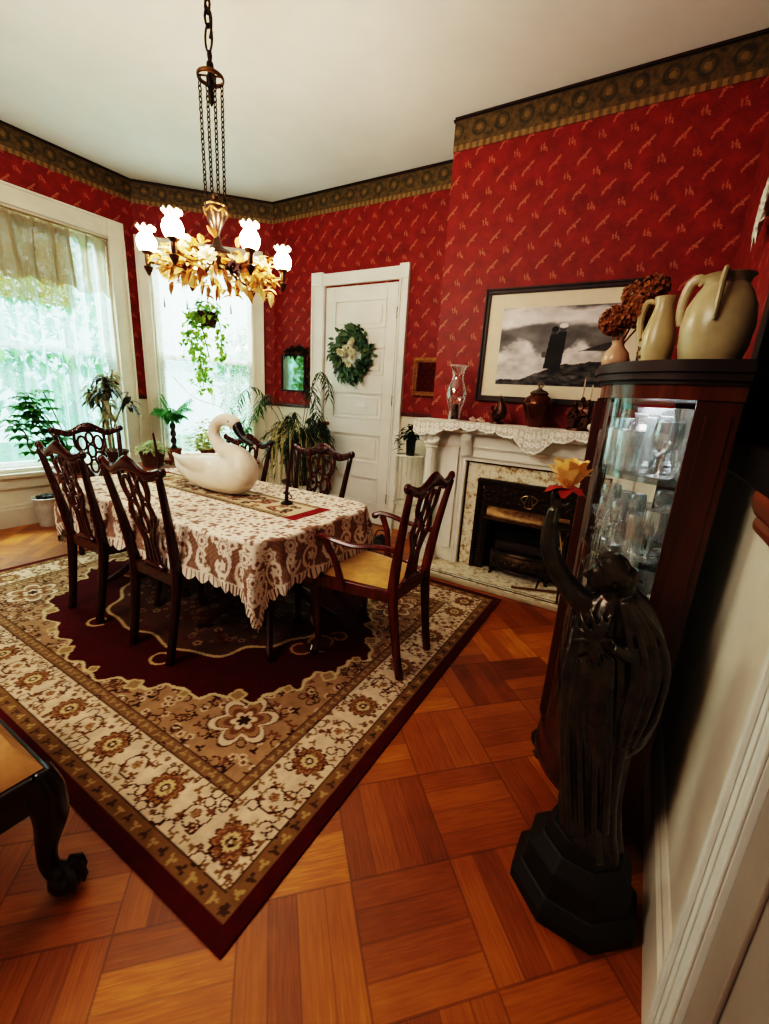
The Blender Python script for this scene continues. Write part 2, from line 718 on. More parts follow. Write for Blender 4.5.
BX, BY = XL + K * BAYL, YS + K * BAYL
wall('wall_left', [(XL, YF), (XL, YS)], [(0, W1[0] - YF, W1[1] - YF, W1[2], W1[3])])
wall('wall_bay', [(XL, YS), (BX, BY)], [(0,) + W2])
wall('wall_back', [(BX, BY), (XC, YB)])
FB = (-.93, -.33, .03, .50)     # firebox opening x0, x1, z0, z1
wall('wall_chimney', [(XC, YB), (XC, YC), (XR, YC)], [(1, FB[0] - XC, FB[1] - XC, 0, FB[3])], thick=.12)
wall('wall_right', [(XR, YC), (XR, YF)])
wall('wall_front', [(XR, YF), (XL, YF)])

outline = [(XL, YF), (XL, YS), (BX, BY), (XC, YB), (XC, YC), (XR, YC), (XR, YF)]
big = [(XL - .15, YF - .15), (XL - .15, YS + .06), (BX - .06, BY + .15), (XC + .0, YB + .15), (XR + .15, YB + .15), (XR + .15, YF - .15)]
struct(MB().prism(big, -.12, 0).build('floor', M_FLOOR, smooth=False))
struct(MB().prism(big, CEIL, CEIL + .12).build('ceiling', M_CEIL, smooth=False))


def strip(name, pts, z0, z1, depth, mat, gaps=(), prof=None, round_end=False):
    """moulding along a polyline; gaps: (seg, u0, u1)"""
    m = MB()
    uvl = []
    run = 0
    for k in range(len(pts) - 1):
        a, b = Vector(pts[k]), Vector(pts[k + 1])
        L = (b - a).length
        d = (b - a) / L
        n = Vector((d.y, -d.x))
        cuts = [0]
        for g in sorted(g for g in gaps if g[0] == k):
            cuts += [g[1], g[2]]
        cuts.append(L)
        for i in range(0, len(cuts), 2):
            u0, u1 = cuts[i], cuts[i + 1]
            if u1 - u0 < .005:
                continue
            pr = prof or [(0, z0), (depth, z0), (depth, z1), (0, z1)]
            o = len(m.v)
            for u in (u0, u1):
                for (dd, z) in pr:
                    # mitre into the corner so neighbouring runs meet
                    p = a + d * u + n * (dd + .0005)
                    m.v.append(Vector((p.x, p.y, z)))
                    uvl.append((run + u, z))
            c = len(pr)
            for q in range(c):
                w = (q + 1) % c
                m.f.append([o + q, o + w, o + c + w, o + c + q])
            m.f.append([o + q for q in range(c)][::-1])
            m.f.append([o + c + q for q in range(c)])
        run += L
    ob = m.build(name, mat, smooth=False)
    lay = ob.data.uv_layers.new(name='UVMap')
    for i, l in enumerate(ob.data.loops):
        lay.data[i].uv = uvl[l.vertex_index]
    return struct(ob)


strip('trim_1', outline, CEIL - .20, CEIL - .001, .006, M_BORDER)
strip('trim_2', outline, CEIL - .014, CEIL - .001, .02, M_DARKWOOD)
cas1 = (W1[0] - .15, W1[1] + .15)
DX0, DX1 = -3.205, -2.065
uD0, uD1 = DX0 - BX, DX1 - BX
DOORC = (-1.5 - YF, 0)
strip('trim_3', outline[:5], DADO - .02, DADO + .018, .016, M_REDWOOD, [(0, cas1[0] - YF, cas1[1] - YF), (1, 0.0, 1.25), (2, uD0, uD1)])
strip('trim_4', [(XC, YC), (XR, YC)], DADO - .02, DADO + .018, .016, M_REDWOOD, [(0, .02, 1.75)])
bp = [(0, 0), (.022, 0), (.022, .16), (.014, .175), (.014, .19), (.006, .205), (0, .205)]
strip('baseboard_left', [(XL, YF), (XL, YS)], 0, .2, .02, M_CREAMTRIM, prof=bp)
strip('baseboard_bay', [(XL, YS), (BX, BY)], 0, .2, .02, M_CREAMTRIM, prof=bp)
strip('baseboard_back', [(BX, BY), (XC, YB)], 0, .2, .02, M_CREAMTRIM, [(0, uD0, uD1)], prof=bp)
strip('baseboard_right', [(XR, YC), (XR, .801)], 0, .2, .02, M_CREAMTRIM, prof=bp)
# the amber oak rail on the right wall, its rounded end beside the cabinet
rl = MB()
rl.tube([(XR - .019, .802, 1.165), (XR - .019, 1.16, 1.165), (XR - .019, 1.195, 1.165), (XR - .019, 1.21, 1.165)], [(.018, .035), (.018, .035), (.014, .03), (.004, .01)], 12, ref=(0, 0, 1))
rl.tube([(XR - .013, .802, 1.115), (XR - .013, 1.17, 1.115), (XR - .013, 1.185, 1.115)], [(.012, .02), (.012, .02), (.003, .006)], 10, ref=(0, 0, 1))
struct(rl.build('trim_5', M_RAIL))

# ================================================================ windows
M_SHEER = mk_sheer('white_sheer', (200, 232, 234), .54, 40)
M_SHEER2 = mk_sheer('white_lace_panel', (240, 246, 244), .50, 34, .35)
M_VAL = mk_sheer('tan_gathered_valance', (176, 152, 122), .84, 30, tlu=.22)
M_SHADE = mk_sheer('amber_lace_shade', (150, 130, 76), .62, 30, .3, tlu=.35)
M_SHADE2 = mk_sheer('tan_roller_shade', (160, 138, 108), .9, 20, tlu=.2)


def casing(m, T, w, h0, h1, cw, d=.03):
    """flat casing with back band and corner blocks; T maps (along, into room, up) to world"""
    for (a0, a1, z0, z1, dd) in ((-cw, 0, h0, h1, d), (w, w + cw, h0, h1, d), (0, w, h1 - .0, h1 + cw, d * .9),
                                 (-cw, 0, h1, h1 + cw, d * 1.25), (w, w + cw, h1, h1 + cw, d * 1.25)):
        m.bb(a0, a1, 0, dd, z0, z1, T)
    for (a0, a1) in ((-cw, -cw + .018), (w + cw - .018, w + cw), (-.016, 0), (w, w + .016)):
        m.bb(a0, a1, d, d + .012, h0, h1, T)
    m.bb(0, w, d * .9, d * .9 + .012, h1 + cw - .018, h1 + cw, T)


def window(name, T, w, z0, z1, cw, rail):
    e = bpy.data.objects.new(name, None)
    COL.objects.link(e)
    struct(e)
    m = MB()
    casing(m, T, w, z0 - .05, z1, cw)
    m.bb(-cw - .02, w + cw + .02, 0, .06, z0 - .05, z0 - .015, T)       # stool
    m.bb(-cw, w + cw, 0, .025, z0 - .15, z0 - .05, T)                   # apron
    struct(m.build('window_casing', M_CREAMTRIM, e, smooth=False))
    m = MB()
    for (a0, a1, q0, q1) in ((0, .02, z0, z1), (w - .02, w, z0, z1), (.02, w - .02, z1 - .02, z1), (.02, w - .02, z0, z0 + .02)):
        m.bb(a0, a1, -.14, 0, q0, q1, T)
    struct(m.build('window_jamb', M_CREAMTRIM, e, smooth=False))
    for nm, q0, q1, y in (('lower_sash', z0 + .02, rail + .025, -.07), ('upper_sash', rail - .025, z1 - .02, -.105)):
        m = MB()
        s = .05
        m.bb(.02, .02 + s, y - .03, y, q0, q1, T)
        m.bb(w - .02 - s, w - .02, y - .03, y, q0, q1, T)
        m.bb(.02 + s, w - .02 - s, y - .03, y, q0, q0 + s, T)
        m.bb(.02 + s, w - .02 - s, y - .03, y, q1 - s, q1, T)
        sa = struct(m.build(nm, M_WHITE, e, smooth=False))
        struct(MB().bb(.02 + s, w - .02 - s, y - .018, y - .014, q0 + s, q1 - s, T).build('window_pane', M_GLASS, sa, smooth=False))
    return e


T1 = frame((XL + .001, W1[0], 0), (0, 1, 0), (1, 0, 0))     # x along wall, y into room -> z = x cross y
T1 = Matrix(((0, 1, 0, XL + .001), (1, 0, 0, W1[0]), (0, 0, 1, 0), (0, 0, 0, 1)))
T2 = Matrix(((K, K, 0, XL + K * W2[0] + .001), (K, -K, 0, YS + K * W2[0] - .001), (0, 0, 1, 0), (0, 0, 0, 1)))
window('window_1', T1, W1[1] - W1[0], W1[2], W1[3], .15, 1.58)
window('window_2', T2, W2[1] - W2[0], W2[2], W2[3], .115, 1.62)


def drape(T, a0, a1, z0, z1, y, folds, amp, seed, scal=0, nz=24, tie=0):
    rr = random.Random(seed)
    ph = [rr.uniform(0, 6) for _ in range(4)]
    n = int(folds * 10)

    def fn(u, v):
        z = z1 + (z0 - z1) * v
        if scal:
            z -= scal * v * abs(sin(u * folds * 1.5 + ph[3]))
        w = .35 + .65 * min(1, v * 3 + .2)
        yy = y + amp * w * (sin(u * folds * 2 * PI + ph[0] + .8 * sin(v * 2.5 + ph[2])) + .5 * sin(u * folds * 3.7 * PI + ph[1]))
        return (a0 + (a1 - a0) * u + .01 * sin(u * folds * 4 + v * 3), yy, z)
    m = MB()
    m.grid(n, nz, fn, T)
    return m


w1 = W1[1] - W1[0]
w2 = W2[1] - W2[0]
t = thing('sheer_curtain', 'long white sheer curtain hanging in the large left window', 'curtain')
drape(T1, .0, w1 * .62, .56, 2.60, -.030, 6, .018, 1, .02).build('curtain_panel', M_SHEER, t)
drape(T1, w1 * .58, w1 - .015, .56, 2.60, -.030, 6, .020, 5, .02).build('curtain_panel', M_SHEER, t)
MB().tube([T1 @ Vector((.0, -.03, 2.61)), T1 @ Vector((w1, -.03, 2.61))], .008, 8).build('curtain_rod', M_WHITE, t)
t = thing('curtain_valance', 'tan gathered sheer valance across the top of the left window', 'curtain')
drape(T1, .005, w1 - .01, 2.16, 2.62, .014, 13, .018, 2, .05).build('gathered_fabric', M_VAL, t)
MB().tube([T1 @ Vector((.0, .014, 2.63)), T1 @ Vector((w1, .014, 2.63))], .009, 8).build('curtain_rod', M_VAL, t)
t = thing('window_shade', 'amber shade with a cutwork lace hem half lowered in the left window', 'window shade')
MB().bb(.05, w1 - .30, -.0685, -.0665, 2.17, 2.62, T1).build('shade_cloth', M_SHADE2, t, smooth=False)
lc = MB()
lc.bb(.05, w1 - .30, -.0685, -.0665, 1.965, 2.17, T1)
lc.build('lace_hem', M_SHADE, t, smooth=False)
hb = MB()
for zz in (1.97, 2.01, 2.05):
    hb.bb(.05, w1 - .30, -.0664, -.063, zz - .004, zz + .004, T1)
rr = random.Random(11)
for i in range(60):
    a = rr.uniform(.08, w1 - .34)
    z = rr.uniform(2.07, 2.20)
    an = rr.uniform(0, PI)
    hb.box((0, 0, 0), (.05, .003, .006), T1 @ Matrix.Translation((a, -.0645, z)) @ Matrix.Rotation(an, 4, 'Y'))
hb.build('lace_band', mk('gold_lace_thread', (226, 206, 120), .6), t, smooth=False)
MB().bb(.62, .632, -.062, -.058, 1.985, 2.04, T1).build('shade_pull', M_DARKWOOD, t, smooth=False)

t = thing('lace_curtain', 'bright white lace panel curtain hanging in the bay window', 'curtain')
drape(T2, .01, w2 - .01, .56, 2.60, -.045, 9, .008, 8, .02).build('curtain_panel', M_SHEER2, t)
MB().tube([T2 @ Vector((.0, -.03, 2.61)), T2 @ Vector((w2, -.03, 2.61))], .008, 8).build('curtain_rod', M_WHITE, t)
t = thing('tasselled_valance', 'short white lace valance with tassel points in the bay window', 'curtain')


def vfn(u, v):
    pk = abs((u * 4.5) % 1 - .5) * 2
    return (.01 + (w2 - .02) * u, .004 + .006 * sin(u * 60), 2.61 - v * (.28 + .13 * (1 - pk)))


m = MB()
m.grid(120, 10, vfn, T2)
m.build('lace_flounce', mk_sheer('white_valance_lace', (236, 244, 244), .5, 50, .3), t)
for i in range(4):
    u = (i + .5 + .0) / 4.5
    m = MB()
    m.lathe([(.001, .05), (.008, .045), (.005, .03), (.011, .0), (.012, -.05)], 8, T2 @ Vector((.01 + (w2 - .02) * (u + .0), .004, 2.16)))
    m.build('tassel', mk('pale_tassel', (190, 205, 205), .8), t)

# ================================================================ the door in the back wall
e = bpy.data.objects.new('door_1', None)
COL.objects.link(e)
struct(e)
TD = Matrix(((1, 0, 0, 0), (0, -1, 0, YB - .001), (0, 0, 1, 0), (0, 0, 0, 1)))
LX0, LX1, LZ = -3.025, -2.18, 2.365
m = MB()
for (a0, a1, z0, z1, d) in ((DX0, LX0 - .015, 0, LZ + .02, .035), (LX1 + .015, DX1, 0, LZ + .02, .035), (DX0 + .14, DX1 - .1, LZ + .02, 2.495, .032),
                            (DX0, DX0 + .14, LZ + .02, 2.51, .045), (DX1 - .1, DX1, LZ + .02, 2.51, .045)):
    m.bb(a0, a1, 0, d, z0, z1, TD)
for (a0, a1) in ((DX0, DX0 + .02), (LX0 - .04, LX0 - .02), (LX1 + .02, LX1 + .04), (DX1 - .02, DX1)):
    m.bb(a0, a1, .035, .047, 0, LZ + .02, TD)
m.bb(DX0, LX0 - .015, .035, .05, 0, .2, TD)
m.bb(LX1 + .015, DX1, .035, .05, 0, .2, TD)
struct(m.build('door_casing', M_WHITE, e, smooth=False, bevel=.003))
m = MB()
m.bb(LX0, LX1, 0, .008, .005, LZ, TD)
zp = [(.22, .50), (.65, .945), (1.095, 1.365), (1.53, 1.80), (1.97, 2.235)]
px0, px1 = LX0 + .115, LX1 - .115
m.bb(LX0, px0, .008, .02, .005, LZ, TD)
m.bb(px1, LX1, .008, .02, .005, LZ, TD)
zz = .005
for (a, b) in zp + [(LZ, None)]:
    m.bb(px0, px1, .008, .02, zz, a, TD)
    zz = b
for (a, b) in zp:
    m.bb(px0 + .05, px1 - .05, .008, .017, a + .045, b - .045, TD)
    for (q0, q1, r0, r1) in ((px0, px1, a, a + .012), (px0, px1, b - .012, b), (px0, px0 + .012, a, b), (px1 - .012, px1, a, b)):
        m.bb(q0, q1, .008, .026, r0, r1, TD)
struct(m.build('door_leaf', M_WHITE, e, smooth=False, bevel=.003))
m = MB()
m.lathe([(.022, 0), (.02, .012), (.008, .016), (.008, .035), (.024, .045), (.028, .06), (.018, .072), (0, .075)], 14, M=frame((LX0 + .055, YB - .02, 1.02), (1, 0, 0), (0, 0, 1)))
struct(m.build('door_knob', M_BRASS, e))
for hz in (.3, 1.3, 2.1):
    m = MB()
    m.tube([(LX1 + .008, YB - .028, hz - .05), (LX1 + .008, YB - .028, hz + .05)], .007, 8)
    struct(m.build('door_hinge', M_DARKBRONZE, e))
m = MB()
m.bb(-2.60, -2.48, .027, .031, 1.215, 1.275, TD)
tag(m.build('door_plaque', mk('white_enamel', (246, 246, 240), .2, var=.02), smooth=False, bevel=.002), 'small blank white plaque fixed to the white panelled door', 'plaque')

# ================================================================ casing and door at the right edge
e = bpy.data.objects.new('door_2', None)
COL.objects.link(e)
struct(e)
m = MB()
x0 = XR
m.bb(x0 - .030, x0 - .0005, .705, .800, .0, 2.5)
m.bb(x0 - .040, x0 - .030, .784, .800, .0, 2.5)
m.bb(x0 - .036, x0 - .030, .705, .720, .0, 2.5)
m.bb(x0 - .034, x0 - .030, .755, .762, .0, 2.5)
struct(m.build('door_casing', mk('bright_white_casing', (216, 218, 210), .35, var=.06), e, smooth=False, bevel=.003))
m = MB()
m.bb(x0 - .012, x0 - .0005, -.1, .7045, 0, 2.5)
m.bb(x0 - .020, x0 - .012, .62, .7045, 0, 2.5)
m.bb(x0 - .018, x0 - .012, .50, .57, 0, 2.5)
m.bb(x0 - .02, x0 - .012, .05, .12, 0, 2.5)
struct(m.build('door_leaf', M_SHADETRIM, e, smooth=False, bevel=.003))
# ================================================================ rug
RX, RY = 1.52, 1.18
RC = (-2.16, 1.62)
RZ = .008


def stamp(buf, X, Y, cx, cy, rad, fn):
    """fn(dx, dy) -> (mask 0..1, colour) applied inside a square window"""
    m = (abs(X - cx) < rad) & (abs(Y - cy) < rad)
    if not m.any():
        return
    for mask, col in fn(X[m] - cx, Y[m] - cy):
        k = np.clip(mask, 0, 1)[:, None]
        buf[m] = buf[m] * (1 - k) + np.array(col) * k


def rosette(R, petals, cols, rot=0., depth=.25):
    def fn(dx, dy):
        r = np.hypot(dx, dy)
        th = np.arctan2(dy, dx) + rot
        e = R * (1 - depth + depth * abs(np.cos(th * petals / 2)))
        out = []
        for s, c in cols:
            out.append((sstep(0, -.004, r - e * s), c))
        return out
    return fn


def spray(R, n, cols, rot=0., w=.2):
    """fan of leaf ellipses around a point"""
    def fn(dx, dy):
        m = np.zeros_like(dx)
        for k in range(n):
            a = rot + 2 * PI * k / n
            ux, uy = cos(a), sin(a)
            l = dx * ux + dy * uy
            c = -dx * uy + dy * ux
            m = np.maximum(m, ((l - R * .5) / (R * .5)) ** 2 + (c / (R * w)) ** 2 < 1)
        return [(m.astype(float), cols)]
    return fn


def arcs(R, w, a0, a1, col):
    def fn(dx, dy):
        r = np.hypot(dx, dy)
        th = (np.arctan2(dy, dx) - a0) % (2 * PI)
        sp = R * (.55 + .45 * np.clip(th / (a1 - a0), 0, 1))
        return [(((abs(r - sp) < w) & (th < a1 - a0)).astype(float), col)]
    return fn


def make_rug():
    nx, ny = 540, 420
    m = MB()

    def fn(u, v):
        return (-RX + 2 * RX * u, -RY + 2 * RY * v, RZ - .0005)
    m.grid(nx, ny, fn)
    nb = len(m.v)
    m.bb(-RX, RX, -RY, RY, .0005, RZ - .001)
    o = m.build('area_rug', mk_paint('rug_wool', .95, .25, 350, .03), smooth=False)
    P = np.array([(p.co.x, p.co.y) for p in o.data.vertices])
    X, Y = P[:, 0], P[:, 1]
    d = np.minimum(RX - abs(X), RY - abs(Y))
    N = len(X)
    red, cream, tan, brown, dk, gold = (74, 4, 4), (208, 182, 154), (150, 114, 80), (112, 74, 46), (58, 34, 20), (160, 118, 76)
    buf = np.zeros((N, 3)) + np.array((158, 124, 92))
    n1 = fbm(X * 30, Y * 30, 1)
    buf = buf * (.88 + .24 * n1)[:, None]
    cm = lambda mask, c: buf.__setitem__(mask, np.array(c) * (.88 + .24 * n1[mask])[:, None])
    rr = random.Random(5)
    # small floral sprigs in the tan field
    for i in range(2600):
        x, y = rr.uniform(-1.2, 1.2), rr.uniform(-.86, .86)
        if math.hypot(x / 1.10, y / .80) < .97:
            continue
        k = rr.random()
        if k < .45:
            stamp(buf, X, Y, x, y, .03, spray(.020, 3, rr.choice([brown, dk, (98, 70, 44)]), rr.uniform(0, 3), .3))
        elif k < .8:
            stamp(buf, X, Y, x, y, .04, arcs(.026, .003, rr.uniform(0, 6), 9, dk))
        else:
            stamp(buf, X, Y, x, y, .03, rosette(.02, 5, [(1, cream), (.6, brown)]))
    # palmette cartouches in the field corners
    for sx in (-1, 1):
        for sy in (-1, 1):
            stamp(buf, X, Y, sx * .965, sy * .62, .2, rosette(.15, 6, [(1, dk), (.95, cream), (.76, dk), (.72, tan), (.55, brown), (.38, cream), (.22, dk)], .3, .42))
    for sx in (-1, 1):
        stamp(buf, X, Y, sx * .0, sx * .86, .1, rosette(.07, 6, [(1, dk), (.9, cream), (.6, brown)]))
    # the red ground with its scalloped outline
    th = np.arctan2(Y / .80, X / 1.10)
    r = np.hypot(X / 1.10, Y / .80)
    sc = 1 + .022 * np.sin(th * 26) + .03 * np.sin(th * 8 + .6) + .012 * np.sin(th * 54)
    cm(abs(r - sc) < .011, (198, 176, 136))
    cm(r < sc - .008, red)
    # pale corner flecks biting into the red
    for k in range(26):
        a = k / 26 * 2 * PI
        stamp(buf, X, Y, 1.10 * 1.0 * cos(a), .80 * 1.0 * sin(a), .06, rosette(.045 if k % 2 else .03, 4, [(1, (196, 172, 128)), (.7, (150, 122, 84))], a))
    # inner floral medallion
    r2 = np.hypot(X / .72, Y / .50)
    s2 = 1 + .03 * np.sin(th * 14) + .05 * np.sin(th * 6 + 1)
    cm(abs(r2 - s2) < .02, (186, 158, 116))
    inm = r2 < s2 - .015
    cm(inm, (88, 56, 40))
    for i in range(260):
        a, q = rr.uniform(0, 2 * PI), rr.uniform(0, .88) ** .6
        x, y = .70 * q * cos(a), .48 * q * sin(a)
        stamp(buf, X, Y, x, y, .04, rosette(rr.uniform(.015, .03), 5, [(1, rr.choice([(150, 122, 92), (126, 92, 66), (96, 24, 22)])), (.5, (70, 40, 30))]))
    # cream scrolls on the red
    for sx in (-1, 1):
        for (x, y, R, a) in ((.86, .02, .09, 0), (.80, -.09, .07, 2), (.90, .12, .05, 4)):
            stamp(buf, X, Y, sx * x, y, .12, rosette(R * .95, 5, [(1, (96, 44, 26))]))
            stamp(buf, X, Y, sx * x, y, .12, arcs(R, .007, a, a + 5.5, (188, 140, 92)))
        for (x, y) in ((0, .60), (.3, -.56), (-.3, -.56)):
            stamp(buf, X, Y, sx * x, y, .1, arcs(.06, .007, 1, 6.3, (190, 160, 112)))
    # borders
    for (a, b, c) in ((.300, .345, (124, 92, 60)), (.098, .300, cream), (.046, .098, (124, 92, 56)), (-1, .046, red)):
        cm((d > a) & (d <= b), c)
    cm((d > .296) & (d <= .301), (72, 52, 36))
    cm((d > .341) & (d <= .345), (80, 58, 40))
    cm((d > .097) & (d <= .103), (72, 52, 36))

    def rail(off, step, f, jit=0):
        for (L, ax) in ((RX - off, 0), (RY - off, 1)):
            n = int(2 * L / step)
            for i in range(n + 1):
                q = -L + 2 * L * i / n
                for s in (-1, 1):
                    p = (q, s * (RY - off)) if ax == 0 else (s * (RX - off), q)
                    f(p[0] + rr.uniform(-jit, jit), p[1] + rr.uniform(-jit, jit), i, ax)
    rail(.072, .045, lambda x, y, i, a: stamp(buf, X, Y, x, y, .02, spray(.018, 3, (168, 138, 92) if i % 2 else (74, 52, 34), i, .3)))
    rail(.322, .04, lambda x, y, i, a: stamp(buf, X, Y, x, y, .02, spray(.016, 3, (158, 132, 92), i, .3)))

    def main(x, y, i, a):
        if i % 2 == 0:
            stamp(buf, X, Y, x, y, .1, rosette(.070, 12, [(1, dk), (.93, brown), (.84, gold), (.74, brown), (.50, (196, 172, 128)), (.28, dk), (.16, cream)], 0, .22))
        else:
            for k in range(4):
                stamp(buf, X, Y, x + .046 * cos(k * 1.57 + .7), y + .046 * sin(k * 1.57 + .7), .03, spray(.022, 4, brown, k, .22))
            stamp(buf, X, Y, x, y, .07, arcs(.060, .0028, i, i + 5.2, dk))
            stamp(buf, X, Y, x, y, .03, rosette(.020, 5, [(1, dk), (.85, gold), (.4, brown)]))
    rail(.199, .165, main)

    def vine(x, y, i, a):
        k = rr.random()
        if k < .5:
            stamp(buf, X, Y, x, y, .04, spray(.017, 3, (122, 92, 58), rr.uniform(0, 6), .3))
        elif k < .75:
            stamp(buf, X, Y, x, y, .03, rosette(.013, 5, [(1, dk), (.8, brown), (.35, cream)]))
        else:
            stamp(buf, X, Y, x, y, .05, arcs(.026, .0026, rr.uniform(0, 6), 10, dk))
    for off in (.122, .278):
        rail(off, .040, vine, .010)
    for off in (.150, .25):
        rail(off, .062, vine, .014)
    rail(.199, .04, lambda x, y, i, a: (stamp(buf, X, Y, x, y, .03, spray(.015, 3, (140, 110, 74), i, .28)) if i % 4 in (2,) else None), .02)
    paint(o, buf)
    o.location = (RC[0], RC[1], 0)
    tag(o, 'large cream and red floral rug with a scalloped red centre under the dining table', 'rug')


make_rug()
G = RZ      # things standing on the rug

# ================================================================ dining table and cloth
TX0, TX1, TY0, TY1, TZ = -3.04, -1.268, 1.155, 2.075, .712
TCX, TCY = (TX0 + TX1) / 2, (TY0 + TY1) / 2
THX, THY, TR = (TX1 - TX0) / 2, (TY1 - TY0) / 2, .17

t = thing('dining_table', 'dark double-pedestal dining table almost hidden under a lace cloth', 'table', (TCX, TCY, G))


def rrect(hx, hy, r, n=8):
    out = []
    for (cx, cy, a) in ((hx - r, hy - r, 0), (-hx + r, hy - r, PI / 2), (-hx + r, -hy + r, PI), (hx - r, -hy + r, 1.5 * PI)):
        for i in range(n + 1):
            th = a + PI / 2 * i / n
            out.append((cx + r * cos(th), cy + r * sin(th)))
    return out


MB().prism(rrect(THX - .012, THY - .012, TR), TZ - .040 - G, TZ - .008 - G).build('tabletop', M_MAHOG, t, bevel=.005)
MB().bb(-THX + .25, THX - .25, -THY + .18, THY - .18, TZ - .11 - G, TZ - .040 - G).build('apron', M_MAHOG, t, smooth=False)
for sx in (-1, 1):
    m = MB()
    m.lathe([(.07, .60), (.055, .57), (.045, .5), (.07, .42), (.085, .36), (.06, .29), (.075, .25), (.05, .20), (.0, .19)], 18, (sx * .48, 0, 0))
    m.build('pedestal', M_MAHOG, t)
    for k in range(4):
        a = PI / 4 + k * PI / 2
        d = Vector((cos(a), sin(a), 0))
        pts = spline([Vector((sx * .48, 0, .26)) + d * .03, Vector((sx * .48, 0, .22)) + d * .14, Vector((sx * .48, 0, .10)) + d * .27, Vector((sx * .48, 0, .035)) + d * .36, Vector((sx * .48, 0, .022)) + d * .40], 4)
        m = MB()
        m.tube(pts, lerp_list([(.022, .034), (.02, .03), (.017, .024), (.018, .02), (.014, .014)], len(pts)), 8, ref=(0, 0, 1))
        m.build('leg', M_MAHOG, t)


def make_cloth():
    drop = .235
    HX, HY = THX + drop, THY + drop
    nx, ny = 400, 260
    m = MB()
    ST = []

    def fn(u, v):
        a, b = 2 * u - 1, 2 * v - 1
        sx, sy = a * HX, b * HY
        # scalloped edge
        ka = max(0, (abs(a) - .88) / .12)
        kb = max(0, (abs(b) - .84) / .16)
        sx += math.copysign(.026 * ka * abs(sin(sy * PI / .085)), a)
        sy += math.copysign(.026 * kb * abs(sin(sx * PI / .085)), b)
        ST.append((sx, sy))
        # nearest point of the table outline
        qx, qy = max(abs(sx) - (THX - TR), 0), max(abs(sy) - (THY - TR), 0)
        q = math.hypot(qx, qy)
        if q <= TR or (qx == 0 and qy == 0):
            return (sx, sy, TZ + .002 + .0008 * sin(sx * 30) * sin(sy * 27))
        nxv, nyv = qx / q * (1 if sx > 0 else -1), qy / q * (1 if sy > 0 else -1)
        ex = math.copysign(THX - TR, sx) + nxv * TR if qx > 0 else sx
        ey = math.copysign(THY - TR, sy) + nyv * TR if qy > 0 else sy
        if qx == 0:
            ex = sx
        if qy == 0:
            ey = sy
        h = q - TR
        rb = .014                       # soft bend over the rim
        if h < rb * 1.57:
            th = h / rb
            out, dn = rb * sin(th), rb * (1 - cos(th))
        else:
            out, dn = rb, rb + (h - rb * 1.57)
        cor = min(qx, qy) / max(q, 1e-6) * 1.41          # 1 at the corners
        ang = math.atan2(qy, qx)
        arc = sx + sy
        wav = .010 * sin(arc * 19) + .006 * sin(arc * 43 + 1)
        fold = cor * .05 * sin(ang * 8 + .6)
        out += (wav * (1 - cor) * .8 + fold) * min(1, dn / .16) + .012 * min(1, dn / .2)
        return (ex + nxv * out, ey + nyv * out, TZ + .002 - dn)
    m.grid(nx, ny, fn)
    o = m.build('lace_tablecloth', mk_paint('lace_cloth', .9, .3, 500), ang=80)
    X = np.array([p[0] for p in ST])
    Y = np.array([p[1] for p in ST])
    q = np.maximum(abs(X) - THX, abs(Y) - THY)          # >0 on the drop
    ground, white = np.array((136, 104, 86)), (240, 226, 210)
    buf = np.zeros((len(X), 3)) + ground
    net = (np.sin(X * 900) * np.sin(Y * 900) > .2)
    buf[net] = (158, 128, 108)
    rr = random.Random(21)
    # all-over flowers and leaves on the top
    g = .125
    for i in range(-8, 9):
        for j in range(-5, 6):
            x = (i + (.5 if j % 2 else 0)) * g
            y = j * g * .9
            if max(abs(x) - THX, abs(y) - THY) > .004:
                continue
            a = rr.uniform(0, 6)
            stamp(buf, X, Y, x, y, .08, spray(.060, 7, white, a, .21))
            stamp(buf, X, Y, x, y, .03, rosette(.020, 6, [(1, white), (.4, (170, 140, 120))], a))
            for k in range(4):
                b = a + k * 1.57 + .3
                stamp(buf, X, Y, x + .072 * cos(b), y + .064 * sin(b), .04, spray(.030, 3, white, b, .26))
    # the drop: scrolls, blossoms and a scalloped hem
    for (L, ax, E) in ((HX, 0, HY), (HY, 1, HX)):
        n = int(2 * L / .135)
        for i in range(n + 1):
            s = -L + 2 * L * i / n
            for sg in (-1, 1):
                for (off, f, rad) in ((.180, rosette(.046, 7, [(1, white), (.74, ground), (.64, white), (.3, ground)], i), .06),
                                      (.098, arcs(.060, .0095, 0.6 + i % 2 * 2, 5.8 + i % 2 * 2, white), .07),
                                      (.098, spray(.030, 5, white, i, .3), .04),
                                      (.052, arcs(.026, .006, 3.6 if ax else 2, 8.6 if ax else 7, white), .04)):
                    p = (s, sg * (E - off)) if ax == 0 else (sg * (E - off), s)
                    stamp(buf, X, Y, p[0], p[1], rad, f)
                    if off == .175:
                        p2 = (s + .068, sg * (E - .190)) if ax == 0 else (sg * (E - .190), s + .068)
                        stamp(buf, X, Y, p2[0], p2[1], .05, spray(.044, 5, white, i, .22))
                        p2 = (s + .068, sg * (E - .085)) if ax == 0 else (sg * (E - .085), s + .068)
                        stamp(buf, X, Y, p2[0], p2[1], .05, rosette(.024, 5, [(1, white), (.6, ground), (.45, white)], i))
    e = np.minimum(HX - abs(X), HY - abs(Y))
    lp = np.where(HX - abs(X) < HY - abs(Y), Y, X)
    fing = (e < .026) & (abs(np.sin(lp * PI / .0283)) > .45)
    buf[fing] = white
    buf[(e < .026) & (abs(np.sin(lp * PI / .0283)) <= .45)] = ground * .7
    buf[abs(e - .029) < .004] = white
    paint(o, buf)
    o.location = (TCX, TCY, 0)
    tag(o, 'white and beige floral lace tablecloth draped over the dining table', 'tablecloth')


make_cloth()
CZ = TZ + .003

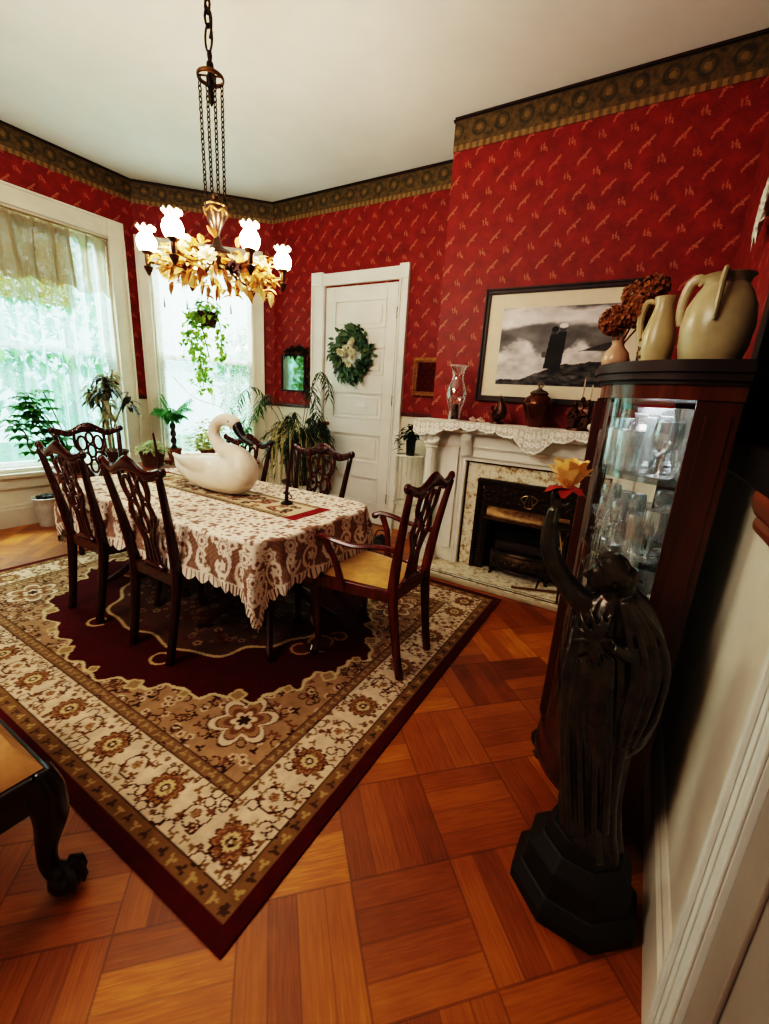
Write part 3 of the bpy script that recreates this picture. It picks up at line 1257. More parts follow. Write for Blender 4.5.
# tapestry runner
m = MB()
ra, rb_ = Vector((-2.88, 1.69)), Vector((-1.43, 1.655))
L = (rb_ - ra).length
m.grid(220, 44, lambda u, v: (-L / 2 + L * u, -.14 + .28 * v, .0018))
m.bb(-L / 2, L / 2, -.14, .14, 0, .0015)
t = thing('table_runner', 'floral tapestry runner with dark borders and red ends along the table', 'table runner', (*((ra + rb_) / 2), CZ + .001), math.atan2(rb_.y - ra.y, rb_.x - ra.x))
o = m.build('tapestry', mk_paint('tapestry_weave', .95, .3, 500), t, smooth=False)
X = np.array([p.co.x for p in o.data.vertices])
Y = np.array([p.co.y for p in o.data.vertices])
buf = np.zeros((len(X), 3)) + np.array((208, 190, 160))
rr = random.Random(8)
for i in range(170):
    stamp(buf, X, Y, rr.uniform(-L / 2 + .1, L / 2 - .1), rr.uniform(-.08, .08), .05, rosette(rr.uniform(.014, .032), 5, [(1, rr.choice([(84, 62, 44), (112, 60, 50), (58, 46, 34), (132, 100, 70)])), (.5, (186, 140, 110))]))
e = .14 - abs(Y)
for (a, b, c) in ((0, .014, (34, 30, 28)), (.014, .026, (176, 154, 116)), (.026, .036, (44, 38, 34))):
    buf[(e >= a) & (e < b)] = c
buf[(e > .002) & (e < .010) & (np.sin(X * 160) > .2)] = (160, 134, 92)
buf[abs(X) > L / 2 - .030] = (128, 30, 28)
paint(o, buf)
for s in (-1, 1):
    m = MB()
    for k in range(40):
        y = -.138 + .276 * k / 39
        m.tube([(s * L / 2, y, .001), (s * (L / 2 + .035), y + rr.uniform(-.006, .006), .001)], .0022, 4)
    m.build('fringe', mk('red_fringe', (140, 26, 26), .9), t)

# ================================================================ chairs
M_SEAT = mk('gold_damask', (206, 160, 84), .7, var=.22, scale=26, bump=.1, sheen=.3)
M_CHAIR = mk_wood('lit_chair_mahogany', (112, 40, 22), (54, 16, 10), .22, 6)  # redder copy of the dark mahogany, light painted into the wood
M_CHAIRD = mk_wood('dark_chair_mahogany', (74, 29, 20), (34, 12, 9), .22, 6)


def yb(z):
    """lean of the chair back"""
    if z < .44:
        return -.245 + .06 * (z / .44) ** .8
    return -.185 - .085 * ((z - .44) / .53) ** 1.3


def xpost(z):
    return .155 + .02 * min(1, z / .44) + .05 * max(0, (z - .44) / .53) ** 1.2


def make_chair(label, loc, rz, wood, arms=False, group='carved dining chairs around the table'):
    t = thing('dining_chair', label, 'chair', loc, rz, group)
    # rear posts run from foot to top rail
    for s in (-1, 1):
        zs = [0, .12, .25, .38, .46, .58, .70, .82, .90, .945]
        m = MB()
        m.tube([(s * xpost(z), yb(z), z) for z in zs], lerp_list([(.019, .021), (.018, .02), (.018, .024), (.018, .026), (.018, .024), (.0165, .018), (.016, .016), (.015, .014)], len(zs)), 8, ref=(0, 1, 0), square=True)
        m.build('rear_post', wood, t, bevel=.004)
    # serpentine crest rail with scrolled ears
    pts, rad = [], []
    for i in range(33):
        u = -1 + 2 * i / 32
        z = .952 + .022 * math.exp(-(u / .28) ** 2) - .020 * math.exp(-((abs(u) - .58) / .22) ** 2) + .012 * max(0, abs(u) - .85) / .15
        pts.append((u * .236, yb(.95) - .006 + .018 * u * u, z))
        h = .021 + .015 * math.exp(-(u / .27) ** 2) + .004 * math.exp(-((abs(u) - .55) / .12) ** 2)
        rad.append((h if abs(u) < .95 else .02, .013))
    m = MB()
    m.tube(pts, rad, 10, ref=(0, 1, 0))
    for s in (-1, 1):
        m.ell((s * .236, yb(.95) + .008, .962), (.021, .018, .023), 10)
        for k in range(2):
            m.ell((s * (.07 + .06 * k), yb(.95) + .01, .955 - .012 * k), (.022, .008, .010), 8)
    m.ell((0, yb(.95) + .007, .972), (.045, .009, .02), 10)
    m.build('crest_rail', wood, t)
    # pierced splat of interlaced straps
    m = MB()

    def strap(xz, w=.0095, tk=.007):
        sp = spline([(x, 0, z) for x, z in xz], 4)
        m.tube([(p.x, yb(p.z) + .002, p.z) for p in sp], [(w, tk)] * len(sp), 6, ref=(0, 1, 0))
    for s in (-1, 1):
        # outer outline of the splat
        strap([(s * .052, .47), (s * .044, .54), (s * .040, .60), (s * .058, .65), (s * .086, .70), (s * .090, .755), (s * .074, .79), (s * .094, .83), (s * .104, .87), (s * .098, .945)], .0115, .008)
        # inner slot of the vase
        strap([(s * .017, .47), (s * .016, .55), (s * .020, .61), (s * .046, .655), (s * .060, .70)], .0105, .008)
        m.ell((s * .094, yb(.735) + .002, .73), (.017, .011, .017), 8)
        m.ell((s * .076, yb(.79) + .002, .792), (.014, .010, .014), 8)
    ov = [(0, .685, .027, .046), (-.046, .745, .030, .044), (.046, .745, .030, .044), (0, .800, .027, .046), (-.056, .860, .030, .050), (.056, .860, .030, .050), (0, .895, .024, .040)]
    for (xc, zc, rx, rz_) in ov:
        pts = [(xc + rx * cos(a), yb(zc + rz_ * sin(a)) + .002, zc + rz_ * sin(a)) for a in [2 * PI * k / 18 for k in range(18)]]
        m.tube(pts, [(.0088, .008)] * 18, 6, ref=(0, 1, 0), closed=True)
    m.build('pierced_splat', wood, t)
    m = MB()
    m.bb(-.17, .17, yb(.45) - .012, yb(.45) + .018, .395, .455)
    m.tube([(-.075, yb(.46), .455), (-.05, yb(.47), .472), (.05, yb(.47), .472), (.075, yb(.46), .455)], [(.018, .016)] * 4, 8, ref=(0, 1, 0))
    # side and front rails
    F = .235
    for s in (-1, 1):
        m.tube([(s * .172, yb(.45), .425), (s * .232, F - .02, .425)], [(.014, .03)] * 2, 4, ref=(0, 0, 1), square=True)
    m.tube([(-.23, F - .012, .425), (.23, F - .012, .425)], [(.014, .03)] * 2, 4, ref=(0, 0, 1), square=True)
    m.build('seat_frame', wood, t, bevel=.004)
    # slip seat
    m = MB()

    def sfn(u, v):
        y = -.165 + (F - .01 + .165) * v
        hw = .155 + (.215 - .155) * v
        k = (1 - (2 * u - 1) ** 6) * (1 - (2 * v - 1) ** 6)
        return ((2 * u - 1) * hw, y, .448 + .030 * max(k, 0) ** .6)
    m.grid(14, 12, sfn)
    m.build('slip_seat', M_SEAT, t)
    # front legs: cabriole with ball-and-claw feet
    for s in (-1, 1):
        x, y = s * .222, F - .02
        ox, oy = s * .7, .7
        pts = spline([(x, y, .43), (x + ox * .012, y + oy * .012, .36), (x + ox * .016, y + oy * .016, .29), (x + ox * .002, y + oy * .002, .17), (x - ox * .004, y - oy * .004, .08), (x + ox * .010, y + oy * .010, .045)], 4)
        m = MB()
        m.tube(pts, lerp_list([.026, .029, .027, .018, .0145, .018], len(pts)), 10)
        m.ell((x + ox * .016, y + oy * .016, .026), (.028, .028, .0255), 10)
        for k in range(3):
            a = math.atan2(oy, ox) + (k - 1) * .9
            q = Vector((x + ox * .016, y + oy * .016, 0))
            m.tube([q + Vector((cos(a) * .014, sin(a) * .014, .056)), q + Vector((cos(a) * .029, sin(a) * .029, .038)), q + Vector((cos(a) * .031, sin(a) * .031, .012))], [.007, .008, .004], 6)
        m.build('front_leg', wood, t)
    if arms:
        for s in (-1, 1):
            m = MB()
            pts = spline([(s * xpost(.67), yb(.67), .665), (s * .215, -.12, .668), (s * .252, -.01, .660), (s * .268, .09, .672), (s * .262, .16, .676), (s * .250, .195, .664)], 5)
            m.tube(pts, lerp_list([(.013, .016), (.016, .014), (.018, .013), (.019, .013), (.02, .014), (.016, .014)], len(pts)), 8, ref=(0, 0, 1))
            m.ell((s * .252, .192, .660), (.021, .022, .019), 10)
            m.build('arm_rest', wood, t)
            m = MB()
            pts = spline([(s * .222, .07, .42), (s * .232, .085, .50), (s * .246, .10, .57), (s * .258, .125, .62), (s * .262, .15, .665)], 4)
            m.tube(pts, lerp_list([(.018, .024), (.015, .02), (.013, .018), (.014, .018), (.015, .02)], len(pts)), 8, ref=(0, 1, 0))
            m.build('arm_support', wood, t)
    return t


make_chair('carved mahogany side chair at the near side of the table, closest to the armchair', (-1.93, 1.295, G), 0, M_CHAIRD)
make_chair('carved mahogany side chair at the near side of the table, left of its twin', (-2.58, 1.295, G), 0, M_CHAIRD)
make_chair('carved mahogany chair at the far left head of the table before the window plants', (-3.33, 1.646, G), -PI / 2, M_CHAIRD)
make_chair('dark carved chair behind the table in front of the weeping plant, next to the swan', (-2.47, 1.93, G), PI, M_CHAIRD)
make_chair('dark carved chair behind the table in front of the white door', (-1.77, 1.93, G), PI, M_CHAIRD)
make_chair('mahogany armchair in a lit tone with gold seat at the fireplace end of the table', (-1.045, 1.767, G), PI / 2, M_CHAIR, True)

# ================================================================ swan
M_SWAN = mk('ivory_painted_wood', (238, 226, 208), .35, var=.06, scale=8)
M_BLACK = mk('black_bill', (28, 25, 24), .35)
t = thing('swan_figure', 'large ivory swan decoy with a black bill on the table runner', 'swan', (-2.20, 1.675, CZ + .002))
m = MB()
pts = spline([(-.40, 0, .185), (-.345, 0, .165), (-.25, 0, .125), (-.10, 0, .107), (.06, 0, .105), (.20, 0, .115), (.275, 0, .135), (.318, 0, .15)], 5)
m.tube(pts, lerp_list([(.006, .01), (.028, .014), (.078, .048), (.112, .098), (.118, .106), (.112, .108), (.085, .09), (.03, .04)], len(pts)), 20, ref=(0, 0, 1))
# wing folds
for s in (-1, 1):
    pw = spline([(-.33, s * .03, .185), (-.2, s * .075, .175), (-.05, s * .095, .165), (.06, s * .088, .15), (.12, s * .07, .125)], 4)
    m.tube(pw, lerp_list([(.006, .006), (.022, .026), (.028, .05), (.026, .045), (.004, .006)], len(pw)), 10, ref=(0, 0, 1))
nk = spline([(.18, 0, .10), (.262, 0, .145), (.245, 0, .205), (.185, 0, .242), (.105, 0, .262), (.045, 0, .300), (.022, 0, .352), (.045, 0, .402), (.100, 0, .432), (.160, 0, .436), (.205, 0, .418), (.235, 0, .390)], 5)
m.tube(nk, lerp_list([.07, .094, .078, .058, .045, .038, .034, .033, .034, .038, .040, .022], len(nk)), 16, ref=(0, 1, 0))
o = m.build('body', M_SWAN, t)
md = o.modifiers.new('remesh', 'REMESH')
md.mode = 'VOXEL'
md.voxel_size = .007
md.use_smooth_shade = True
md = o.modifiers.new('smooth', 'SMOOTH')
md.iterations = 8
m = MB()
m.tube(spline([(.203, 0, .432), (.222, 0, .410), (.250, 0, .368), (.285, 0, .338), (.330, 0, .318), (.352, 0, .316)], 4), lerp_list([(.012, .010), (.031, .030), (.026, .026), (.019, .017), (.018, .010), (.008, .005)], 21), 12, ref=(0, 1, 0))
m.ell((.236, 0, .412), (.014, .014, .012), 8)
m.build('bill', M_BLACK, t)
for s in (-1, 1):
    m = MB()
    m.ell((.196, s * .036, .430), (.006, .005, .006), 8)
    m.build('eye', M_BLACK, t)

# ================================================================ candles
M_TAPER = mk('oxblood_wax', (66, 18, 16), .4)
M_STICK = mk('dark_pewter', (52, 42, 36), .4, .8)


def candle(base, lean, label1, label2, h):
    t = thing('candlestick', label1, 'candlestick', base, group='candlesticks on the table')
    m = MB()
    m.lathe([(.034, 0), (.034, .006), (.026, .012), (.012, .018), (.009, .030), (.014, .036), (.009, .042), (.010, .055), (.019, .060), (.019, .066), (.010, .066), (.010, .058), (0, .058)], 16)
    m.build('base', M_STICK, t)
    m = MB()
    m.tube([(.018, 0, .030), (.034, 0, .036), (.036, 0, .050), (.022, 0, .058)], .003, 6)
    m.build('handle', M_STICK, t)
    c = thing('taper_candle', label2, 'candle', (base[0], base[1], base[2] + .060), group='dark taper candles')
    L = Vector(lean)
    m = MB()
    m.tube([L * (h * k / 6) + Vector((0, 0, h * k / 6)) for k in range(7)], lerp_list([.0095, .0095, .009, .0085, .008, .0075, .006], 7), 10)
    m.build('wax', M_TAPER, c)
    m = MB()
    m.tube([L * h + Vector((0, 0, h - .002)), L * h + Vector((.001, 0, h + .012))], .0012, 5)
    m.build('wick', M_BLACK, c)


candle((-1.65, 1.73, CZ + .003), (.10, .06, 0), 'dark chamber candlestick on the runner near the red fringe end', 'oxblood taper in the candlestick near the red fringe end', .30)
candle((-2.80, 1.70, CZ + .003), (-.03, -.08, 0), 'dark chamber candlestick on the runner behind the swan tail', 'oxblood taper in the candlestick behind the swan tail', .23)
# ================================================================ fireplace
M_TILE = None


def tile_mat():
    t = NT('mottled_hearth_tile')
    vo = t.n('ShaderNodeTexVoronoi')
    vo.inputs['Scale'].default_value = 42
    t.l(t.obj(), vo.inputs['Vector'])
    nz = t.noise(24, t.obj(), 4, .7)
    c = t.ramp(nz, [(.32, A4((140, 104, 68))), (.42, A4((200, 176, 136))), (.50, A4((232, 220, 194))), (.75, A4((244, 236, 216)))])
    k = t.math('LESS_THAN', vo.outputs['Distance'], .16)
    c = t.mix(t.math('MULTIPLY', k, .5), c, A4((110, 74, 50)))
    return t.done(t.bsdf(c, .3))


M_TILE = tile_mat()
M_MANTEL = mk('mantel_cream_paint', (238, 232, 218), .4, var=.1, scale=4)
FX = -.63
t = thing('fireplace_mantel', 'cream painted wooden fireplace mantel with slender columns', 'mantel', (FX, YC - .002, 0))
# local: x along, y into the wall (room is -y)
m = MB()
m.bb(-.90, .885, -.265, -.005, 1.155, 1.186)
m.bb(-.875, .875, -.245, -.005, 1.13, 1.155)
m.bb(-.86, .86, -.225, -.005, 1.105, 1.13)
m.build('shelf', M_MANTEL, t, smooth=False, bevel=.006)
m = MB()
m.bb(-.80, .80, -.13, -.001, .985, 1.105)
m.bb(-.66, .66, -.145, -.13, 1.0, 1.09)
m.build('frieze', M_MANTEL, t, smooth=False, bevel=.004)
for s in (-1, 1):
    m = MB()
    a, b = sorted((s * .545, s * .82))
    m.bb(a, b, -.10, -.001, .032, .985)
    a, b = sorted((s * .575, s * .64))
    m.bb(a, b, -.125, -.10, .15, .985)
    m.build('pilaster', M_MANTEL, t, smooth=False, bevel=.004)
    m = MB()
    a, b = sorted((s * .70, s * .86))
    m.bb(a, b, -.235, -.10, .032, .16)
    m.bb(min(a, b) - .01, max(a, b) + .01, -.245, -.10, .032, .055)
    m.build('plinth', M_MANTEL, t, smooth=False, bevel=.004)
    m = MB()
    c = (s * .785, -.175, 0)
    m.lathe([(.062, .16), (.062, .18), (.05, .19), (.058, .205), (.047, .22), (.045, .45), (.043, .75), (.040, .965), (.05, .972), (.048, .985), (.04, .99)], 24, c, flute=12, famp=.03)
    m.build('column', M_MANTEL, t)
    m = MB()
    m.lathe([(.04, .985), (.06, 1.01), (.052, 1.03), (.07, 1.06), (.07, 1.068)], 20, c)
    m.bb(c[0] - .075, c[0] + .075, c[1] - .07, c[1] + .07, 1.068, 1.106)
    for q in (-1, 1):
        for w in (-1, 1):
            m.lathe([(.005, -.012), (.026, -.012), (.026, .012), (.005, .012)], 14, M=Matrix.Translation((c[0] + q * .06, c[1] + w * .05, 1.045)) @ Matrix.Rotation(PI / 2, 4, 'X'))
    for k in range(10):
        a = 2 * PI * k / 10
        m.leaf((c[0] + .042 * cos(a), c[1] + .042 * sin(a), .99), (cos(a) * .4, sin(a) * .4, 1), .05, .028, .1)
    m.build('capital', M_MANTEL, t)
    # bracket beside the frieze
    m = MB()
    m.tube(spline([(s * .50, -.13, 1.10), (s * .50, -.20, 1.08), (s * .50, -.16, 1.02), (s * .50, -.12, .94)], 4), [(.04, .02)] * 13, 8, ref=(0, 1, 0))
    m.build('bracket', M_MANTEL, t)
m = MB()
for (a0, a1, z0, z1, y) in ((-.545, -.515, .032, .90, -.10), (.515, .545, .032, .90, -.10), (-.545, .545, .89, .92, -.10), (-.56, .56, .92, .985, -.12)):
    m.bb(a0, a1, y, -.001, z0, z1)
m.build('inner_moulding', M_MANTEL, t, smooth=False, bevel=.006)

t = thing('fireplace_surround', 'mottled cream and brown tile surround inside the mantel', 'tile surround', (FX, YC - .002, 0))
m = MB()
for (a0, a1, z0, z1) in ((-.513, -.405, .032, .888), (.405, .513, .032, .888), (-.405, .405, .765, .888)):
    m.bb(a0, a1, -.058, -.001, z0, z1)
m.build('tile_field', M_TILE, t, smooth=False)
m = MB()
for (a0, a1, z0, z1) in ((-.514, -.502, .032, .888), (.502, .514, .032, .888), (-.502, .502, .876, .888)):
    m.bb(a0, a1, -.064, -.058, z0, z1)
m.build('dark_edging', mk('dark_tile_edge', (58, 42, 32), .4), t, smooth=False)

t = thing('cast_iron_fireplace', 'ornate bronze-toned cast iron fireplace insert with a hood', 'fireplace insert', (FX, YC - .002, 0))
M_CAST = mk('cast_iron_brown', (72, 52, 36), .42, .7, .55, 40, .25)
m = MB()
for (a0, a1, z0, z1, y) in ((-.403, -.30, .032, .763, -.075), (.30, .403, .032, .763, -.075), (-.30, .30, .50, .763, -.075),
                            (-.403, .403, .735, .763, -.095), (-.403, -.375, .032, .735, -.09), (.375, .403, .032, .735, -.09)):
    m.bb(a0, a1, y, -.001, z0, z1)
ff = m
m = MB()
m.grid(20, 8, lambda u, v: (-.30 + .60 * u, -.085 - .05 * sin(v * 1.5) * (1 - .3 * (2 * u - 1) ** 2), .56 - .075 * v))
m.bb(-.31, .31, -.15, -.08, .468, .488)
m.build('hood', mk('worn_bronze', (120, 92, 58), .4, .8, .5, 30), t, bevel=0)
m = ff
rr = random.Random(4)
for i in range(70):
    x, z = rr.uniform(-.36, .36), rr.uniform(.58, .72)
    m.ell((x, -.077, z), (rr.uniform(.008, .022), .008, rr.uniform(.006, .014)), 7)
for i in range(26):
    for s in (-1, 1):
        m.ell((s * .34, -.077, .06 + .025 * i), (.018, .008, .008), 7)
m.build('front_frame', M_CAST, t)
m = MB()
pts = [(.05 * cos(a) * (1 + .3 * sin(3 * a)), -.082, .635 + .05 * sin(a)) for a in [2 * PI * k / 24 for k in range(24)]]
m.tube(pts, .006, 6, closed=True)
for k in (-1, 0, 1):
    m.tube([(k * .03, -.082, .60), (k * .012, -.086, .69)], .006, 6)
m.build('lyre_ornament', mk('bright_bronze', (150, 120, 88), .35, .8), t)
m = MB()                              # the firebox behind the opening
m.bb(-.298, .298, .10, .115, .033, .498)
m.bb(-.298, .298, .002, .115, .0015, .032)
m.bb(-.298, -.288, -.0, .10, .033, .498)
m.bb(.288, .298, -.0, .10, .033, .498)
m.bb(-.298, .298, -.0, .10, .488, .498)
m.build('firebox', mk('sooty_iron', (16, 13, 12), .8, var=.4), t, smooth=False)
t = thing('fire_basket', 'bow-fronted cast iron fire basket holding logs in the fireplace', 'grate', (FX, YC - .07, .032))
m = MB()


def bow(u, z, r=1):
    x = -.24 + .48 * u
    return (x, -.07 * r * (1 - (2 * u - 1) ** 2) - .01, z)


m.grid(24, 8, lambda u, v: (bow(u, 0)[0], bow(u, 0)[1] * (1 + .25 * sin(v * PI)), .055 + .12 * v + .02 * sin(u * PI)))
m.build('basket_front', mk('tarnished_silver_iron', (110, 88, 64), .45, .7, .5, 30), t)
for zz in (.06, .115, .185):
    m = MB()
    m.tube([bow(k / 12, zz, 1.25) for k in range(13)], .009, 6)
    m.build('bar', M_CAST, t)
m = MB()
for i in range(7):
    u = .12 + .76 * i / 6
    p = Vector(bow(u, .12, 1.3))
    m.lathe([(.0, -.004), (.024, 0), (.018, .006), (.008, .01), (0, .012)], 10, M=frame(p, (1, 0, 0), (0, 0, 1)))
m.build('rosettes', M_CAST, t)
for s in (-1, 1):
    for y in (-.05, .03):
        m = MB()
        m.tube(spline([(s * .2, y, .07), (s * .215, y - .01, .04), (s * .205, y, .015), (s * .22, y - .015, .006)], 3), .010, 7)
        m.build('leg', M_CAST, t)
m = MB()
m.bb(-.23, .23, -.02, .10, .075, .085)
m.build('bed', M_CAST, t, smooth=False)
M_BARK = mk('charred_bark', (62, 46, 36), .9, var=.5, scale=40, bump=.5)
for i, (y, z, a, r) in enumerate(((-.005, .135, .03, .042), (.055, .135, -.04, .042), (.025, .215, .02, .045))):
    m = MB()
    m.tube([(-.21, y - a, z), (-.07, y, z + .004), (.08, y + a * .5, z), (.21, y + a, z)], [r * .92, r, r * .96, r * .9], 12)
    o = m.build('fire_log', M_BARK)
    o.location = (FX, YC - .07, .034)
    tag(o, ('dark log lying at the front of the fire basket', 'dark log lying at the back of the fire basket', 'dark log stacked on top in the fire basket')[i], 'log', 'logs in the fire basket')

t = thing('hearth', 'mottled tile hearth slab with dark edging in front of the fireplace', 'hearth', (FX, 0, 0))
HY0 = 2.855
MB().bb(-.86, .86, HY0 + .03, YC - .004, 0, .030).build('tile_slab', M_TILE, t, smooth=False)
m = MB()
m.bb(-.86, .86, HY0 + .05, HY0 + .066, .0300, .0312)
m.bb(-.86, .86, HY0 + .09, HY0 + .096, .0300, .0312)
m.build('dark_inlay', mk('dark_inlay_tile', (50, 38, 30), .4), t, smooth=False)
MB().bb(-.88, .88, HY0, HY0 + .0295, 0, .032).build('front_curb', mk('pale_curb', (206, 188, 160), .4), t, smooth=False, bevel=.006)

# lace scarf
t = None
m = MB()
nu = 300
SX0, SX1 = -1.537, .235
yf = YC - .002 - .266


def drop_at(x):
    u = (x - FX)
    pk = math.exp(-(u / .09) ** 2) * .08 + .05 * max(0, 1 - abs(u) / .34)
    for c in (-.82, .82):
        pk += .065 * math.exp(-((u - c) / .16) ** 2)
    return .036 + pk + .022 * abs(sin(u * 24)) + .008 * abs(sin(u * 72))


def scarf(u, v):
    x = SX0 + (SX1 - SX0) * u
    if v < .45:
        return (x, YC - .03 + (yf - .004 - YC + .03) * (v / .45), 1.1885)
    w = (v - .45) / .55
    d = drop_at(x)
    return (x, yf - .007 - .006 * sin(x * 40) * w - .008 * w, 1.1885 - d * w)


m.grid(nu, 44, scarf)
o = m.build('mantel_scarf', mk_paint('mantel_lace', .9, .2, 400), ang=60)
X = np.array([p.co.x for p in o.data.vertices])
Z = np.array([p.co.z for p in o.data.vertices])
YY = np.array([p.co.y for p in o.data.vertices])
buf = np.zeros((len(X), 3)) + np.array((226, 220, 208))
drp = Z < 1.187
net = drp & (np.sin(X * 420) * np.sin(Z * 420) > .1)
buf[net] = (158, 142, 116)
for i in range(46):
    x = SX0 + (SX1 - SX0) * i / 45
    dd = drop_at(x)
    stamp(buf, X, Z, x, 1.186 - dd * .35, .03, rosette(.018, 6, [(1, (240, 236, 228)), (.4, (170, 150, 120))]))
    if dd > .09:
        stamp(buf, X, Z, x, 1.186 - dd * .68, .03, rosette(.020, 6, [(1, (244, 240, 232)), (.4, (170, 150, 120))]))
ed = np.array([1.1885 - drop_at(x) for x in X])
buf[drp & (Z - ed < .012)] = (246, 242, 234)
buf[~drp] = (230, 225, 214)
paint(o, buf)
tag(o, 'white lace scarf with pointed edge lying along the mantel shelf', 'mantel scarf')
SZ = 1.190

# ---------------------------------------------------------------- ornaments on the mantel
MY = 3.13
t = thing('hurricane_lamp', 'tall clear glass hurricane shade at the left end of the mantel', 'hurricane glass', (-1.255, MY, SZ))
m = MB()
m.lathe([(.050, .002), (.046, .05), (.052, .09), (.073, .15), (.078, .20), (.066, .25), (.048, .29), (.042, .325), (.050, .36), (.068, .395)], 28, flute=0, cap=False)
m.build('glass_chimney', mk_glass('clear_crystal', (1, .97, .95), .16, .9), t)
m = MB()
m.lathe([(.051, 0), (.053, .004), (.050, .008)], 28, cap=False)
m.lathe([(.065, .393), (.069, .397), (.072, .393)], 28, cap=False)
m.build('glass_rim', mk('milky_rim', (220, 215, 210), .2), t)
m = MB()
m.lathe([(.026, .001), (.027, .10), (.024, .118), (.005, .112)], 18)
o = m.build('pillar_candle', mk('maroon_wax', (58, 16, 16), .4))
o.location = (-1.255, MY, SZ)
tag(o, 'short maroon pillar candle inside the hurricane glass', 'candle')

M_SHELL = mk('rosy_shell', (214, 180, 166), .4)
for i, (x, y, lab) in enumerate(((-1.10, 3.10, 'pale pink seashell on the mantel nearest the hurricane glass'), (-1.045, 3.12, 'pale pink seashell on the mantel nearest the bronze rooster'))):
    m = MB()
    pts = [(.022 * (1 - k / 16) * cos(k * .7), .022 * (1 - k / 16) * sin(k * .7), .010 + .004 * k * .5) for k in range(15)]
    m.tube(pts, [.012 * (1 - k / 16) + .002 for k in range(15)], 8)
    m.ell((.012, 0, .010), (.022, .015, .0105), 10)
    o = m.build('seashell', M_SHELL)
    o.location = (x, y, SZ)
    tag(o, lab, 'shell', 'seashells on the mantel')

t = thing('rooster_figurine', 'small dark bronze rooster figurine on the mantel below the picture corner', 'figurine', (-.925, MY, SZ))
M_FIG = mk('chestnut_bronze', (86, 50, 30), .35, .55, .5, 40)
m = MB()
m.lathe([(.05, 0), (.048, .012), (.03, .02), (0, .024)], 16)
m.build('base', M_FIG, t)
m = MB()
m.tube(spline([(-.035, 0, .075), (-.01, 0, .06), (.02, 0, .075), (.025, 0, .11), (.012, 0, .15), (.008, 0, .175)], 4), lerp_list([.02, .042, .046, .036, .024, .012], 21), 12, ref=(0, 1, 0))
for s in (-1, 1):
    m.tube([(.005, s * .015, .015), (.005, s * .015, .06)], .007, 6)
    m.leaf((-.0, s * .04, .09), (-.8, s * .1, -.3), .06, .035)
o = m.build('body', M_FIG, t)
m = MB()
for k in range(6):
    a = .5 + k * .32
    m.leaf((-.035, 0, .08), (-cos(a) * .8, (k % 3 - 1) * .3, sin(a)), .10, .022, .5)
m.build('tail', M_FIG, t)
m = MB()
for k in range(5):
    a = -.8 + k * .55
    m.leaf((.010, 0, .172), (sin(a) * .8, 0, cos(a)), .045, .016, .1)
m.leaf((.018, 0, .165), (1, 0, -.15), .022, .01, 0)
m.build('comb', mk('tawny_comb', (130, 92, 60), .5), t)

t = thing('ginger_jar', 'copper brown lustre lidded jar at the middle of the mantel', 'jar', (-.655, MY, SZ))
m = MB()


def jar_prof():
    return [(.048, 0), (.050, .008), (.056, .03), (.080, .09), (.098, .14), (.098, .165), (.082, .195), (.058, .212), (.052, .220)]


m.lathe(jar_prof(), 32, flute=14, famp=.015)
m.build('body', mk('copper_lustre', (112, 62, 36), .18, .6, .45, 9), t)
m = MB()
m.lathe([(.060, .218), (.062, .226), (.045, .240), (.018, .250), (.012, .262)], 24)
m.build('lid', mk('silvery_lid', (130, 112, 92), .25, .7), t)
m = MB()
for k in range(3):
    a = k * 2.1
    m.tube(spline([(.008 * cos(a), .008 * sin(a), .262), (.022 * cos(a), .022 * sin(a), .280), (.004 * cos(a), .004 * sin(a), .298)], 4), .005, 6)
m.build('finial', mk('pewter_finial', (150, 135, 118), .3, .7), t)
for s in (-1, 1):
    m = MB()
    m.ell((s * .098, 0, .178), (.012, .010, .012), 10)
    m.build('knob_handle', M_FIG, t)

t = thing('figure_group', 'dark bronze cluster of carved figures at the right of the mantel', 'figurine', (-.375, MY, SZ))
m = MB()
m.lathe([(.075, 0), (.072, .014), (.05, .02), (0, .022)], 16)
for (x, y, h) in ((-.038, 0, .19), (.0, .015, .215), (.038, -.005, .20)):
    m.lathe([(.030, .015), (.034, .05), (.026, .10), (.030, .13), (.022, h - .055), (.009, h - .04)], 10, (x, y, 0), flute=5, famp=.12)
    m.ell((x, y, h - .02), (.016, .016, .021), 10)
    m.tube([(x - .025, y - .01, h - .07), (x - .035, y - .03, h - .11), (x, y - .035, h - .10)], .009, 6)
    m.tube([(x + .025, y - .01, h - .07), (x + .035, y - .025, h - .12), (x + .012, y - .035, h - .13)], .009, 6)
for i in range(24):
    a = rr.uniform(0, 6.28)
    m.ell((.055 * cos(a), .03 * sin(a), rr.uniform(.02, .12)), (.014, .012, .016), 6)
m.build('figures', M_FIG, t)
for i, (x, lab) in enumerate(((-.385, 'thin cream taper on the left of the bronze figures'), (-.335, 'thin cream taper on the right of the bronze figures'))):
    m = MB()
    m.tube([(x, MY + .045, SZ), (x, MY + .045, SZ + .33 - i * .04)], .0045, 8)
    m.tube([(x, MY + .045, SZ + .33 - i * .04), (x, MY + .045, SZ + .34 - i * .04)], .001, 4)
    tag(m.build('taper_candle', mk('cream_wax', (216, 196, 160), .5)), lab, 'candle', 'cream tapers on the mantel')

